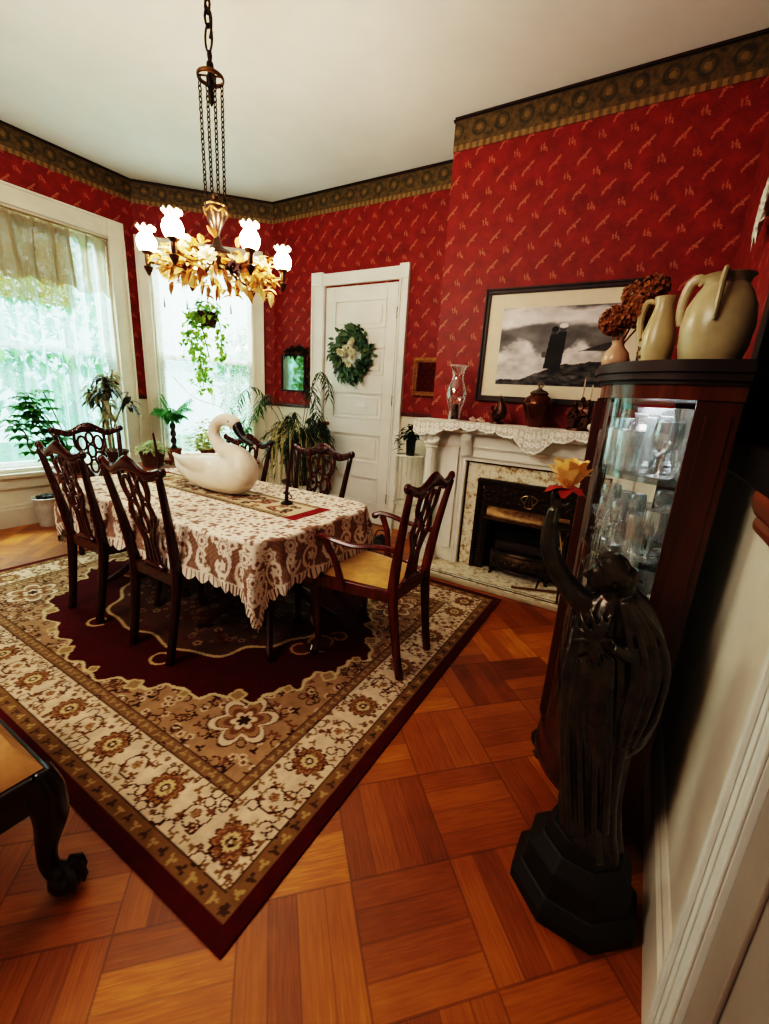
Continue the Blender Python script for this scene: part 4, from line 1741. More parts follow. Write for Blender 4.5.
t = thing('swan_ornament', 'tiny white china swan at the right end of the mantel', 'figurine', (-.288, MY - .01, SZ))
m = MB()
m.tube(spline([(-.045, 0, .045), (-.02, 0, .03), (.015, 0, .028), (.038, 0, .04)], 4), lerp_list([.006, .026, .027, .012], 13), 12, ref=(0, 1, 0))
m.tube(spline([(.032, 0, .04), (.030, 0, .065), (.012, 0, .085), (.018, 0, .108), (.036, 0, .104), (.042, 0, .096)], 4), lerp_list([.012, .009, .008, .009, .009, .003], 21), 10, ref=(0, 1, 0))
m.build('body', mk('white_china', (224, 214, 200), .25), t)

# ---------------------------------------------------------------- picture over the mantel
t = thing('framed_picture', 'large framed black and white picture of a couple on rocks above the mantel', 'picture', (-.62, YC - .002, 1.735))
PW, PH = .535, .388
m = MB()


def fframe(m, w, h, fw, y0, y1):
    m.bb(-w, w, y1, y0, h - fw, h)
    m.bb(-w, w, y1, y0, -h, -h + fw)
    m.bb(-w, -w + fw, y1, y0, -h + fw, h - fw)
    m.bb(w - fw, w, y1, y0, -h + fw, h - fw)


fframe(m, PW, PH, .034, 0, -.024)
fframe(m, PW, PH, .014, -.024, -.034)
m.build('frame', M_DARKWOOD, t, smooth=False, bevel=.003)
m = MB()
fframe(m, PW - .034, PH - .034, .006, -.01, -.020)
m.build('inner_slip', M_DARKWOOD, t, smooth=False)
m = MB()
m.bb(-PW + .04, PW - .04, -.012, -.004, -PH + .04, PH - .04)
m.build('mat_board', mk('ivory_mat', (222, 208, 184), .8, var=.05), t, smooth=False)
m = MB()
m.grid(180, 120, lambda u, v: (-.395 + .79 * u, -.0135, -.262 + .518 * v))
o = m.build('print', mk_paint('grey_print', .5), t, smooth=False)
X = np.array([p.co.x for p in o.data.vertices]) / .79 + .5
Z = (np.array([p.co.z for p in o.data.vertices]) + .262) / .518
n1 = fbm(X * 5, Z * 6, 3, 5)
n2 = fbm(X * 9, Z * 9, 9, 5)
g = 124 - 34 * Z + 90 * (n1 - .5)
g = g + 120 * sstep(.46, .74, fbm(X * 3.2, Z * 5, 6, 5) + .35 * np.exp(-((Z - .86) / .14) ** 2) - .1) * sstep(.55, .8, Z)
wave = .40 + .20 * np.exp(-((X - .17) / .12) ** 2) + .12 * np.exp(-((X - .72) / .2) ** 2) + .30 * (n2 - .5)
wm = sstep(.05, -.05, Z - wave)
g = g * (1 - wm) + wm * (205 + 60 * (n2 - .5) * 2)
rock = .06 + .22 * sstep(.15, .62, X) + .10 * (n2 - .5) + .05 * sstep(.7, .8, X)
rm = Z < rock
g = np.where(rm, 58 + 150 * (fbm(X * 16, Z * 30, 4) - .45), g)
r2 = (abs(Z - .47 - .25 * (X - .8)) < .055 * sstep(.6, .95, X) + .04 * (n1 - .5)) & (X > .62)
g = np.where(r2, 48 + 40 * n2, g)


def fig(cx, z0, z1, w, hat=None):
    global g
    k = np.clip((Z - z0) / (z1 - z0), 0, 1)
    c = cx + .025 * k
    hw = w * (1.0 - .25 * k + .1 * np.sin(k * 3))
    g = np.where((abs(X - c) < hw) & (Z > z0) & (Z < z1 - .07), 30 + 25 * (n2 - .3), g)
    hd = ((X - c) / .026) ** 2 + ((Z - z1 + .035) / .045) ** 2 < 1
    g = np.where(hd, 66, g)
    if hat:
        g = np.where((((X - c) / .036) ** 2 + ((Z - z1) / .03) ** 2 < 1), 226, g)
    else:
        g = np.where((((X - c) / .03) ** 2 + ((Z - z1 + .012) / .035) ** 2 < 1), 36, g)


fig(.45, .22, .73, .036)
fig(.515, .20, .76, .042, True)
g = np.where(((X - .405) / .022) ** 2 + ((Z - .40) / .04) ** 2 < 1, 88, g)
col = np.stack([g * 1.0, g * .965, g * .95], 1)
paint(o, col)

# ---------------------------------------------------------------- small gilt mirror beside the chimney breast
t = thing('gilt_mirror', 'small mirror in a carved dark gold frame beside the chimney breast', 'mirror', (-1.80, YB - .002, 1.53))
m = MB()
fframe(m, .165, .175, .045, 0, -.025)
m.build('carved_frame', mk('dark_gilt', (150, 98, 50), .4, .5, .5, 40, .4), t, smooth=False, bevel=.008)
m = MB()
for i in range(60):
    u = i / 60 * 4
    k, f = int(u), u % 1
    p = [(-.165 + .33 * f, .172), (.162, .172 - .34 * f), (.165 - .33 * f, -.172), (-.162, -.172 + .34 * f)][k]
    m.ell((p[0] * .93, -.026, p[1] * .93), (.013, .009, .013), 6)
m.build('carving', mk('dark_gilt_relief', (176, 124, 66), .4, .5, .5, 40), t)
M_MIRROR = mk('mirror_silver', (210, 214, 212), .03, 1, .03)
MB().bb(-.122, .122, -.010, -.006, -.132, .132).build('mirror_glass', M_MIRROR, t, smooth=False)

t = thing('wall_mirror', 'narrow wood-framed mirror on the back wall beside the bay window', 'mirror', (-3.485, YB - .002, 1.532))
m = MB()
fframe(m, .178, .20, .018, 0, -.022)
m.build('frame', M_DARKWOOD, t, smooth=False, bevel=.003)
MB().bb(-.160, .160, -.010, -.006, -.182, .182).build('mirror_glass', mk('dim_reflection_silver', (150, 166, 156), .08, 1, .1), t, smooth=False)  # silver tinted dim green to paint in a darker reflection

# ---------------------------------------------------------------- tool stand on the hearth
t = thing('fire_tool_stand', 'dark slender fireside stand with a round top on the right of the hearth', 'fireside stand', (-.34, 3.03, .0315))
m = MB()
m.lathe([(.08, .50), (.09, .505), (.09, .52), (.078, .525), (.075, .52)], 22, cap=False)
m.lathe([(0, .505), (.082, .505), (.082, .51), (0, .51)], 22)
m.build('round_top', M_DARKWOOD, t)
for k in range(3):
    a = .9 + k * 2 * PI / 3
    m = MB()
    m.tube([(.06 * cos(a), .06 * sin(a), .505), (.08 * cos(a), .08 * sin(a), .25), (.125 * cos(a), .125 * sin(a), .006)], [.010, .009, .007], 8)
    m.build('leg', M_DARKWOOD, t)
m = MB()
m.lathe([(.0, .26), (.075, .26), (.075, .272), (0, .272)], 20)
m.build('lower_shelf', M_DARKWOOD, t)
M_STRAW = mk('pale_straw', (176, 140, 92), .8)
for i, (a, b, lab) in enumerate((((-.03, -.02), (.035, .03), 'pale kindling stick leaning right on the fireside stand'), ((.03, -.03), (-.035, .02), 'pale kindling stick leaning left on the fireside stand'))):
    m = MB()
    m.tube([(-.34 + a[0], 3.03 + a[1], .3115), (-.34 + b[0], 3.03 + b[1], .525)], .006, 7)
    tag(m.build('kindling_stick', M_STRAW), lab, 'stick', 'kindling sticks')
m = MB()
m.tube([(-.62, 2.97, .043), (-.16, 3.16, .043)], .009, 8)
m.lathe([(.0, -.03), (.016, -.02), (.018, 0), (.010, .02), (0, .03)], 10, M=Matrix.Translation((-.17, 3.155, .05)) @ Matrix.Rotation(PI / 2, 4, 'Y'))
tag(m.build('fire_poker', mk('brassy_poker', (150, 110, 74), .35, .7)), 'brass-handled poker lying on the hearth', 'poker')
# ================================================================ chandelier
HX0, HY0_ = -2.05, 1.65
HZ = 2.0
t = thing('chandelier', 'brass chandelier with six ruffled glass shades hanging on chains over the table', 'chandelier', (HX0, HY0_, HZ))
M_CHB = mk('antique_bronze', (112, 80, 48), .35, .85, .5, 30)
M_SILV = mk('pinkish_pewter', (88, 70, 58), .28, .8, .35, 20)
M_CHAIN = mk('dark_chain', (50, 38, 28), .4, .8, .4, 60)
t2 = NT('lit_opal_glass')
lw = t2.sep(t2.obj())
M_OPAL = t2.done(t2.bsdf(A4((255, 240, 215)), .3, emis=A4((255, 240, 220)), estr=58))
M_RUF = NT('ruffled_glass_rim')
_tr = M_RUF.n('ShaderNodeBsdfTransparent')
_b = M_RUF.bsdf(A4((250, 240, 225)), .2, emis=A4((255, 236, 205)), estr=.25)
_mx = M_RUF.n('ShaderNodeMixShader')
_mx.inputs[0].default_value = .5
M_RUF.l(_tr.outputs[0], _mx.inputs[1])
M_RUF.l(_b.outputs[0], _mx.inputs[2])
M_RUF = M_RUF.done(_mx)


def link_chain(m, a, b, L=.034, r=.0032, w=.0085):
    a, b = Vector(a), Vector(b)
    n = max(1, int((b - a).length / (L * .78)))
    d = (b - a).normalized()
    sx = d.cross(Vector((0, 1, .01))).normalized()
    sy = d.cross(sx)
    st = (b - a).length / n
    for i in range(n):
        c = a + (b - a) * ((i + .5) / n)
        s = sx if i % 2 else sy
        pts = [c + d * (st * .62 * cos(q)) + s * (w * sin(q)) for q in [2 * PI * k / 8 for k in range(8)]]
        m.tube(pts, r, 5, closed=True)


m = MB()
m.lathe([(.062, CEIL - HZ), (.060, CEIL - HZ - .02), (.03, CEIL - HZ - .04), (.012, CEIL - HZ - .06), (0, CEIL - HZ - .06)], 20)
m.build('ceiling_canopy', M_CHB, t)
m = MB()
link_chain(m, (0, 0, 1.18), (-.004, .0, .93), .055, .006, .016)
m.build('top_chain', M_CHAIN, t)
m = MB()
m.tube(spline([(.012, 0, 1.20), (.020, 0, 1.10), (-.016, 0, 1.02), (.018, 0, .97), (.02, 0, .92), (.006, 0, .88)], 5), .0055, 6)
for z in (1.06, 1.13):
    m.leaf((-.008, 0, z), (-1, 0, .8), .035, .012, 0)
m.build('cord', M_CHAIN, t)
m = MB()
m.tube([(.024 * sin(q) - .002, 0, .885 + .052 * cos(q)) for q in [2 * PI * k / 14 for k in range(14)]], .0055, 6, closed=True)
m.build('hanging_loop', M_CHAIN, t)
m = MB()
m.lathe([(.010, .835), (.012, .82), (.009, .80), (.016, .79), (.018, .765), (.012, .75), (.020, .735), (.018, .70), (.010, .69), (.014, .67), (.012, .64), (.004, .625), (0, .62)], 14)
m.build('finial', M_CHAIN, t)
m = MB()
m.tube([(.058 * cos(q), .058 * sin(q), .735) for q in [2 * PI * k / 24 for k in range(24)]], [(.005, .010)] * 24, 8, closed=True, ref=(0, 0, 1))
for q in (0, PI):
    m.tube([(0, 0, .742), (.055 * cos(q + .6), .055 * sin(q + .6), .742)], .004, 6)
m.build('chain_ring', M_CHB, t)
for k in range(4):
    q = 1.22 + k * PI / 2
    m = MB()
    link_chain(m, (.052 * cos(q), .052 * sin(q), .725), (.046 * cos(q), .046 * sin(q), .205), .026, .0030, .0075)
    m.build('suspension_chain', M_CHAIN, t)
m = MB()
m.lathe([(.006, .075), (.012, .085), (.026, .110), (.042, .145), (.051, .180), (.054, .198), (.051, .204)], 24, flute=8, famp=.012)
m.build('urn', M_SILV, t)
m = MB()
m.lathe([(.052, .202), (.056, .208), (.048, .216), (.030, .222), (.020, .234), (.022, .246), (.012, .260), (0, .264)], 20)
m.build('urn_lid', M_CHB, t)
m = MB()
m.tube([(.053 * cos(q), .053 * sin(q), .184 + .008 * cos(6 * q)) for q in [2 * PI * k / 48 for k in range(48)]], .006, 6, closed=True)
for k in range(6):
    q = 2 * PI * k / 6
    m.tube([(.054 * cos(q), .054 * sin(q), .192), (.052 * cos(q), .052 * sin(q), .176), (.046 * cos(q), .046 * sin(q), .156)], [.008, .007, .003], 7)
m.build('urn_swags', mk('gilt_swag', (140, 100, 60), .35, .6), t)
m = MB()
m.lathe([(.010, .078), (.017, .072), (.014, .070), (.020, .045), (.034, .022), (.066, .008), (.074, -.004), (.066, -.012)], 24)
m.build('stem_bell', M_SILV, t)
m = MB()
m.lathe([(.070, -.010), (.088, -.020), (.090, -.036), (.070, -.052), (.040, -.066), (.020, -.085), (.010, -.10), (0, -.105)], 24)
m.build('hub', M_CHB, t)
SR = .328
arms = []
for k in range(6):
    q = 3.966 + k * PI / 3
    d = Vector((cos(q), sin(q), 0))
    up = Vector((0, 0, 1))
    p = lambda r, z: d * r + up * z
    m = MB()
    pts = spline([p(.06, -.035), p(.12, -.06), p(.19, -.085), p(.26, -.09), p(SR - .02, -.085), p(SR, -.08)], 4)
    m.tube(pts, .008, 8)
    m.tube(spline([p(.13, -.06), p(.16, -.03), p(.20, -.035), p(.205, -.06), p(.185, -.065)], 4), .005, 6)
    arm = m.build('arm', M_CHB, t)
    m = MB()
    c = d * SR
    m.lathe([(.0, -.150), (.006, -.145), (.020, -.118), (.022, -.108), (.010, -.102), (.013, -.09), (.014, -.055), (.024, -.046), (.030, -.040), (.026, -.034)], 14, c)
    m.build('candle_cup', M_CHB, arm)
    m = MB()
    m.lathe([(.025, -.042), (.036, -.032), (.044, -.012), (.045, .006), (.038, .025), (.027, .038)], 20, c, cap=False)
    m.build('lit_globe', M_OPAL, arm)
    m = MB()
    n = 48
    prof = [(.027, .037), (.026, .044), (.029, .052), (.035, .060), (.039, .065)]
    vs, fs = [], []
    for i, (r, z) in enumerate(prof):
        w = i / 4
        for j in range(n):
            th = 2 * PI * j / n
            rr_ = r * (1 + .10 * w * sin(8 * th))
            vs.append((c.x + rr_ * cos(th), c.y + rr_ * sin(th), z + .007 * w * cos(8 * th)))
    for i in range(4):
        for j in range(n):
            l = (j + 1) % n
            fs.append((i * n + j, i * n + l, (i + 1) * n + l, (i + 1) * n + j))
    m.add(vs, fs)
    m.tube([vs[4 * n + j] for j in range(n)], .003, 5, closed=True)
    m.build('ruffled_rim', M_RUF, arm)

# silk garland woven round the arms
t = thing('flower_garland', 'cream and gold silk flower garland with dark roses woven round the chandelier', 'garland', (HX0, HY0_, HZ))
rr = random.Random(31)
M_GOLD = mk_leaf('gold_silk_leaf', (204, 156, 84), .7, var=.3, scale=9)
M_CREAM = mk_leaf('cream_silk_petal', (226, 198, 138), .7, var=.12, scale=9)
M_RUST = mk_leaf('rust_silk_leaf', (158, 98, 48), .7, var=.3, scale=9)
mg, mc, mr = MB(), MB(), MB()
for i in range(560):
    q = rr.uniform(0, 2 * PI)
    # fuller towards both sides
    k = abs(sin(q - 5.6))
    if rr.random() > k + .16:
        continue
    R = rr.uniform(.12, .275)
    z = -.070 + rr.gauss(0, .035) - .02 * (R / .3)
    b = (R * cos(q), R * sin(q), z)
    d = Vector((cos(q) * .7 + rr.gauss(0, .6), sin(q) * .7 + rr.gauss(0, .6), rr.gauss(.35, .6)))
    (mg, mc, mc, mr, mg, mc)[i % 6].leaf(b, d, rr.uniform(.045, .075), rr.uniform(.028, .044), rr.uniform(.0, .5), fold=.4, prof=(.35, 1, .8, .1))
for i in range(36):     # drooping ends
    q = rr.choice((2.6, 5.6, 5.75, .2, 3.0, 4.6)) + rr.gauss(0, .2)
    b = (rr.uniform(.10, .27) * cos(q), rr.uniform(.10, .27) * sin(q), rr.uniform(-.15, -.09))
    (mg, mc, mr)[i % 3].leaf(b, (cos(q) * .5, sin(q) * .5, -1), rr.uniform(.05, .08), rr.uniform(.02, .03), .2, fold=.4)
o = mg.build('gold_leaves', M_GOLD, t)
o['kind'] = 'stuff'
o = mc.build('cream_leaves', M_CREAM, t)
o['kind'] = 'stuff'
o = mr.build('rust_leaves', M_RUST, t)
o['kind'] = 'stuff'


def blossom(m, c, R, n=11, tilt=(0, 0, 1)):
    c = Vector(c)
    z = Vector(tilt).normalized()
    x = z.orthogonal().normalized()
    y = z.cross(x)
    for ring, (k, el) in enumerate(((n, .25), (n - 3, .8), (max(3, n - 6), 1.25))):
        for i in range(k):
            a = 2 * PI * i / k + ring * .5
            r = x * cos(a) + y * sin(a)
            d = r * cos(el) + z * sin(el)
            m.leaf(c + r * (R * .12), d, R * (1 - .18 * ring), R * .62, .0, up=(z - r * .5), fold=.45, prof=(.3, .9, 1, .45))
    m.ell(c + z * R * .12, R * .18, 7)


for i, (q, R, z, mm, nm, col) in enumerate(((3.75, .20, -.10, 'wine', 'wine_rose', (70, 14, 18)), (4.75, .17, -.105, 'wine', 'wine_rose', (84, 14, 26)), (5.9, .22, -.12, 'wine', 'wine_rose', (58, 26, 18)),
                                             (3.3, .20, -.075, 'ivory', 'ivory_rose', (240, 226, 190)), (5.4, .21, -.085, 'ivory', 'ivory_rose', (240, 226, 190)), (1.2, .2, -.08, 'ivory', 'ivory_rose', (240, 226, 190)))):
    m = MB()
    blossom(m, (R * cos(q), R * sin(q), z + .01), .042, 9, (cos(q) * .8, sin(q) * .8, .3))
    o = m.build(nm, mk(mm + '_silk', col, .7), t)
    o['label'] = 'dark wine-red silk rose' if mm == 'wine' else 'ivory silk rose'
# ================================================================ curved china cabinet
CX0, CXN, CXF = .185, .10, -.13     # back, near corner, front
CY0, CY1, CY2, CY3 = 1.27, 1.53, 2.02, 2.28


def cab_plan(inset=0., n=14, side=True):
    pts = []
    if side:
        pts.append((CX0 - 0, CY0 + inset))
    rx, ry = CXN - CXF - inset, CY1 - CY0 - inset
    for k in range(n + 1):
        a = PI / 2 * k / n
        pts.append((CXN - rx * sin(a), CY1 - ry * cos(a)))
    for k in range(n + 1):
        a = PI / 2 * (1 - k / n)
        pts.append((CXN - rx * sin(a), CY2 + ry * cos(a)))
    if side:
        pts.append((CX0, CY3 - inset))
    return pts


t = thing('china_cabinet', 'tall mahogany china cabinet with curved glass front against the right wall', 'china cabinet', (.06, 1.78, 0))
O = Vector((.06, 1.78, 0))
TC = Matrix.Translation(-O)
m = MB()
m.prism(cab_plan(-.005), 1.365, 1.400, TC)
m.build('frieze', mk_wood('highlit_frieze_wood', (112, 62, 36), (72, 34, 18), .22, 4), t, smooth=True, ang=30)  # lighter brown than the cabinet wood, a highlight put into the colour
m = MB()
for (ins, a, b) in ((-.012, 1.400, 1.410), (-.022, 1.410, 1.428), (-.030, 1.428, 1.446), (-.024, 1.446, 1.455)):
    m.prism(cab_plan(ins), a, b, TC)
m.build('crown_moulding', M_DARKWOOD, t, ang=30)
m = MB()
m.prism(cab_plan(-.005), .115, .20, TC)
m.prism(cab_plan(-.014), .105, .125, TC)
m.build('base_rail', M_CABWOOD, t, ang=30)
for (y, sy) in ((CY0, 1), (CY3, -1)):
    m = MB()
    ys = sorted((y, y + sy * .018))
    m.bb(CXN - .004, CX0, ys[0], ys[1], .20, 1.365, TC)
    ys = sorted((y - sy * .004, y))
    m.bb(CXN + .018, CX0 - .015, ys[0], ys[1], .24, 1.33, TC)
    m.build('side_panel', M_CABWOOD, t, smooth=False, bevel=.003)
for y in (CY1, CY2):
    m = MB()
    m.bb(CXF - .010, CXF + .026, y - .020, y + .020, .20, 1.365, TC)
    m.tube([(CXF - .011, y - .012, .21), (CXF - .011, y - .012, 1.355)], .006, 8, M=TC)
    m.tube([(CXF - .011, y + .012, .21), (CXF - .011, y + .012, 1.355)], .006, 8, M=TC)
    m.build('stile', M_CABWOOD, t, smooth=True, ang=30)
M_CGLASS = mk_glass('curved_cabinet_glass', (.97, 1, 1), .035, .42)


def gl_panel(pts, z0, z1):
    m = MB()
    n = len(pts) - 1
    m.grid(n, 6, lambda u, v: (pts[round(u * n)][0], pts[round(u * n)][1], z0 + (z1 - z0) * v), TC)
    return m


pl = cab_plan(.004, 14, False)
gl_panel(pl[:15], .20, 1.365).build('curved_glass', M_CGLASS, t)
gl_panel(pl[15:], .20, 1.365).build('curved_glass', M_CGLASS, t)
d = MB()
for (y0, y1, z0, z1) in ((CY1 + .02, CY1 + .055, .205, 1.36), (CY2 - .055, CY2 - .02, .205, 1.36), (CY1 + .055, CY2 - .055, 1.31, 1.36), (CY1 + .055, CY2 - .055, .205, .26)):
    d.bb(CXF, CXF + .02, y0, y1, z0, z1, TC)
dr = d.build('door', M_CABWOOD, t, smooth=False, bevel=.003)
MB().bb(CXF + .008, CXF + .012, CY1 + .055, CY2 - .055, .26, 1.31, TC).build('door_glass', M_CGLASS, dr, smooth=False)
m = MB()
m.lathe([(.006, 0), (.005, .01), (.011, .016), (.010, .024), (0, .027)], 12, M=TC @ frame((CXF, CY2 - .035, .78), (0, 1, 0), (0, 0, 1)))
m.build('door_knob', M_BRASS, dr)
for k in range(4):
    y = (CY1, CY2, CY0 + .03, CY3 - .03)[k]
    x = (CXF + .012, CXF + .012, CX0 - .03, CX0 - .03)[k]
    m = MB()
    pts = spline([(x + .012, y, .108), (x - .012, y - .006, .085), (x - .006, y - .004, .05), (x - .002, y - .004, .02), (x - .014, y - .008, .004)], 4) if k < 2 else [(x, y, .108), (x, y, .05), (x, y, .002)]
    m.tube(pts, lerp_list([.030, .032, .022, .014, .018], len(pts)), 10, M=TC)
    m.build('foot', M_DARKWOOD, t)
m = MB()
m.bb(CX0 - .008, CX0 - .001, CY0 + .02, CY3 - .02, .20, 1.365, TC)
m.build('mirror_back', mk('cabinet_mirror', (190, 200, 200), .06, 1, .03), t, smooth=False)
M_SHELF = mk_glass('smoked_glass_shelf', (.72, .76, .76), .08, .5)
SHZ = [.205, .455, .70, .935, 1.165]
for z in SHZ[1:]:
    m = MB()
    m.prism(cab_plan(.012), z - .014, z, TC)
    # keep the shelf clear of the mirrored back
    for p in m.v:
        p.x = min(p.x, CX0 - .012 - O.x)
    m.build('shelf', M_SHELF, t, ang=30)

# ---------------------------------------------------------------- glassware
M_CRY = mk_glass('cut_crystal', (.96, .99, 1.0), .30, .9, .08, .08)  # some diffuse white mixed in for bright reflections the crystal lacks
G_SP = {
    'goblet': ([(.030, 0), (.031, .003), (.010, .008), (.005, .018), (.005, .055), (.009, .064), (.026, .078), (.032, .10), (.031, .125), (.029, .142)], 8, .03),
    'wine_glass': ([(.027, 0), (.028, .003), (.006, .009), (.004, .02), (.004, .062), (.014, .074), (.024, .095), (.024, .118), (.021, .135)], 0, 0),
    'tumbler': ([(.024, 0), (.027, .003), (.029, .05), (.031, .105), (.031, .112)], 12, .04),
    'dessert_coupe': ([(.028, 0), (.029, .003), (.008, .009), (.005, .02), (.006, .038), (.020, .048), (.040, .064), (.046, .078)], 10, .05),
    'crystal_vase': ([(.030, 0), (.032, .004), (.022, .018), (.030, .05), (.036, .10), (.040, .15), (.046, .178)], 14, .05),
}


def glass(kind, x, y, z, label, group, scale=1.):
    prof, fl, fa = G_SP[kind]
    m = MB()
    m.lathe([(r * scale, zz * scale) for r, zz in prof], 20, flute=fl, famp=fa, cap=False)
    prof2 = prof[-3:]
    m.lathe([((r - .003) * scale, zz * scale) for r, zz in prof2], 20, cap=False)
    m.tube([((prof[-1][0] - .001) * scale * cos(q), (prof[-1][0] - .001) * scale * sin(q), prof[-1][1] * scale) for q in [2 * PI * k / 20 for k in range(20)]], .0014, 5, closed=True)
    o = m.build(kind, M_CRY)
    o.location = (x, y, z + .0008)
    return tag(o, label, kind.replace('_', ' '), group)


rr = random.Random(77)
# top shelf: pitcher, fluted vases, tumblers
t = thing('glass_pitcher', 'tall fluted crystal pitcher standing at the front of the top cabinet shelf', 'pitcher', (.005, 1.45, SHZ[4] + .0008))
m = MB()
m.lathe([(.034, 0), (.036, .004), (.034, .012), (.040, .05), (.038, .10), (.031, .13), (.029, .145), (.034, .162)], 24, flute=16, famp=.045, cap=False)
m.build('body', M_CRY, t)
m = MB()
m.tube(spline([(.030, 0, .152), (.062, 0, .150), (.072, 0, .115), (.060, 0, .07), (.038, 0, .045)], 4), .005, 8)
m.build('handle', M_CRY, t)
SH = ['bottom', 'second', 'third', 'fourth', 'top']
pos = {
    4: [('crystal_vase', .105, 1.36, 'flared fluted crystal vase beside the near side panel on the top shelf'), ('crystal_vase', .02, 1.58, 'flared fluted crystal vase behind the pitcher on the top shelf'),
        ('tumbler', -.065, 1.50, 'fluted crystal tumbler next to the front post on the top shelf'), ('tumbler', -.055, 1.585, 'fluted crystal tumbler behind the front post on the top shelf'),
        ('goblet', .095, 1.445, 'crystal goblet between the near vase and the pitcher on the top shelf'), ('wine_glass', .10, 1.54, 'slim wine glass behind the goblet on the top shelf'),
        ('tumbler', .03, 1.68, 'fluted crystal tumbler deep inside the top shelf'), ('goblet', -.06, 1.68, 'crystal goblet deep inside the top shelf near the door'),
        ('crystal_vase', .10, 1.66, 'flared fluted crystal vase deep inside the top shelf by the mirror')],
    3: [], 2: [], 1: []}
pos[4] += [('wine_glass', -.02, 1.515, 'slim wine glass just behind the pitcher on the top shelf'), ('goblet', .055, 1.325, 'crystal goblet in the curve of the glass on the top shelf'), ('tumbler', -.03, 1.40, 'fluted crystal tumbler in front of the pitcher at the curved glass')]
kinds = ['goblet', 'wine_glass', 'dessert_coupe', 'goblet', 'tumbler', 'wine_glass']
where = ['by the near side panel', 'at the curved glass', 'by the front post', 'by the mirror back', 'in the middle', 'behind the front post', 'deep inside by the door', 'deep inside by the mirror', 'deep inside in the middle', 'in the curve beside the side panel', 'in the curve beside the front post', 'just behind the curve in the middle', 'deepest by the far mirror', 'deepest by the far door']
spots = [(.108, 1.345), (.035, 1.385), (-.055, 1.475), (.115, 1.45), (.025, 1.48), (-.07, 1.58), (-.06, 1.69), (.115, 1.57), (.03, 1.60), (.07, 1.325), (-.02, 1.425), (.07, 1.40), (.11, 1.70), (-.02, 1.76)]
for sh in (3, 2, 1):
    for i, (x, y) in enumerate(spots):
        k = kinds[(i + sh) % 6]
        pos[sh].append((k, x + rr.uniform(-.004, .004), y, 'clear crystal %s %s on the %s cabinet shelf' % (k.replace('_', ' '), where[i], SH[sh])))
for sh, L in pos.items():
    for (k, x, y, lab) in L:
        glass(k, x, y, SHZ[sh], lab, 'crystal on the %s cabinet shelf' % SH[sh])

# ---------------------------------------------------------------- on top of the cabinet
TZC = 1.4555
t = thing('hydrangea_vase', 'small blush bottle vase at the front corner of the cabinet top', 'vase', (-.118, 1.60, TZC))
m = MB()
m.lathe([(.026, 0), (.038, .014), (.041, .03), (.034, .052), (.020, .068), (.017, .078), (.020, .086)], 20)
m.build('body', mk('blush_glaze', (206, 168, 136), .25, var=.2), t)
t = thing('dried_hydrangeas', 'bunch of brown dried hydrangea heads standing in the blush vase', 'dried flowers', (-.118, 1.60, TZC + .075))
M_HYD = mk('dried_hydrangea_brown', (172, 112, 62), .85, var=.45, scale=40)
heads = [((-.022, .0, .070), .048), ((.030, -.02, .090), .048), ((.025, .03, .145), .048), ((.070, .01, .160), .042), ((.085, -.0, .090), .042)]
for (c, R) in heads:
    m = MB()
    m.tube(spline([(0, 0, -.02), (c[0] * .5, c[1] * .5, c[2] * .5), c], 4), .003, 5)
    for i in range(240):
        v = Vector((rr.gauss(0, 1), rr.gauss(0, 1), rr.gauss(0, 1))).normalized()
        b = Vector(c) + v * R * rr.uniform(.55, .85)
        s = v.orthogonal().normalized()
        q = Matrix.Rotation(rr.uniform(0, 6.28), 3, v)
        for k in range(2):
            m.leaf(b, (q @ s) * (1 if k else -1) + v * .5, .014, .012, 0, up=v, fold=.4)
    m.build('flower_head', M_HYD, t)
t = thing('cream_pitcher', 'slim cream stoneware pitcher with gold flecks between vase and crock', 'pitcher', (-.012, 1.52, TZC), -.5)
M_STONE = mk('cream_stoneware', (196, 176, 132), .3, var=.25, scale=9, bump=.06)
m = MB()
m.lathe([(.034, 0), (.037, .006), (.044, .05), (.043, .09), (.030, .14), (.024, .165), (.028, .19)], 24)
m.build('body', M_STONE, t)
m = MB()
m.tube(spline([(-.024, 0, .178), (-.050, 0, .182), (-.062, 0, .14), (-.055, 0, .09), (-.042, 0, .06)], 4), lerp_list([.006, .009, .010, .009, .006], 17), 8)
m.build('handle', M_STONE, t)
m = MB()
for i in range(26):
    q, z = rr.uniform(2.2, 4.4), rr.uniform(.02, .09)
    m.ell((.043 * cos(q), .043 * sin(q), z), (.006, .006, .005), 6)
m.build('gold_crust', mk('gilt_crust', (150, 118, 64), .5, .4, .5, 60), t)
t = thing('stoneware_crock', 'big cream stoneware crock with strap handles at the right of the cabinet top', 'crock', (.112, 1.45, TZC))
M_CROCK = mk('olive_cream_stoneware', (192, 174, 134), .28, var=.3, scale=7, bump=.06)
m = MB()
m.lathe([(.062, 0), (.066, .006), (.076, .05), (.080, .10), (.074, .145), (.058, .180), (.048, .195), (.050, .208), (.058, .216), (.052, .218), (.044, .206), (.044, .19)], 32)
m.build('body', M_CROCK, t)
for q in (-1.75, 2.9):
    dx, dy = cos(q), sin(q)
    m = MB()
    m.tube(spline([(.048 * dx, .048 * dy, .205), (.060 * dx, .060 * dy, .216), (.078 * dx, .078 * dy, .205), (.087 * dx, .087 * dy, .165), (.087 * dx, .087 * dy, .13), (.081 * dx, .081 * dy, .105)], 4), lerp_list([(.012, .006), (.013, .007), (.012, .007), (.010, .006), (.009, .005)], 21), 8, ref=(-dy, dx, 0))
    m.build('strap_handle', M_CROCK, t)

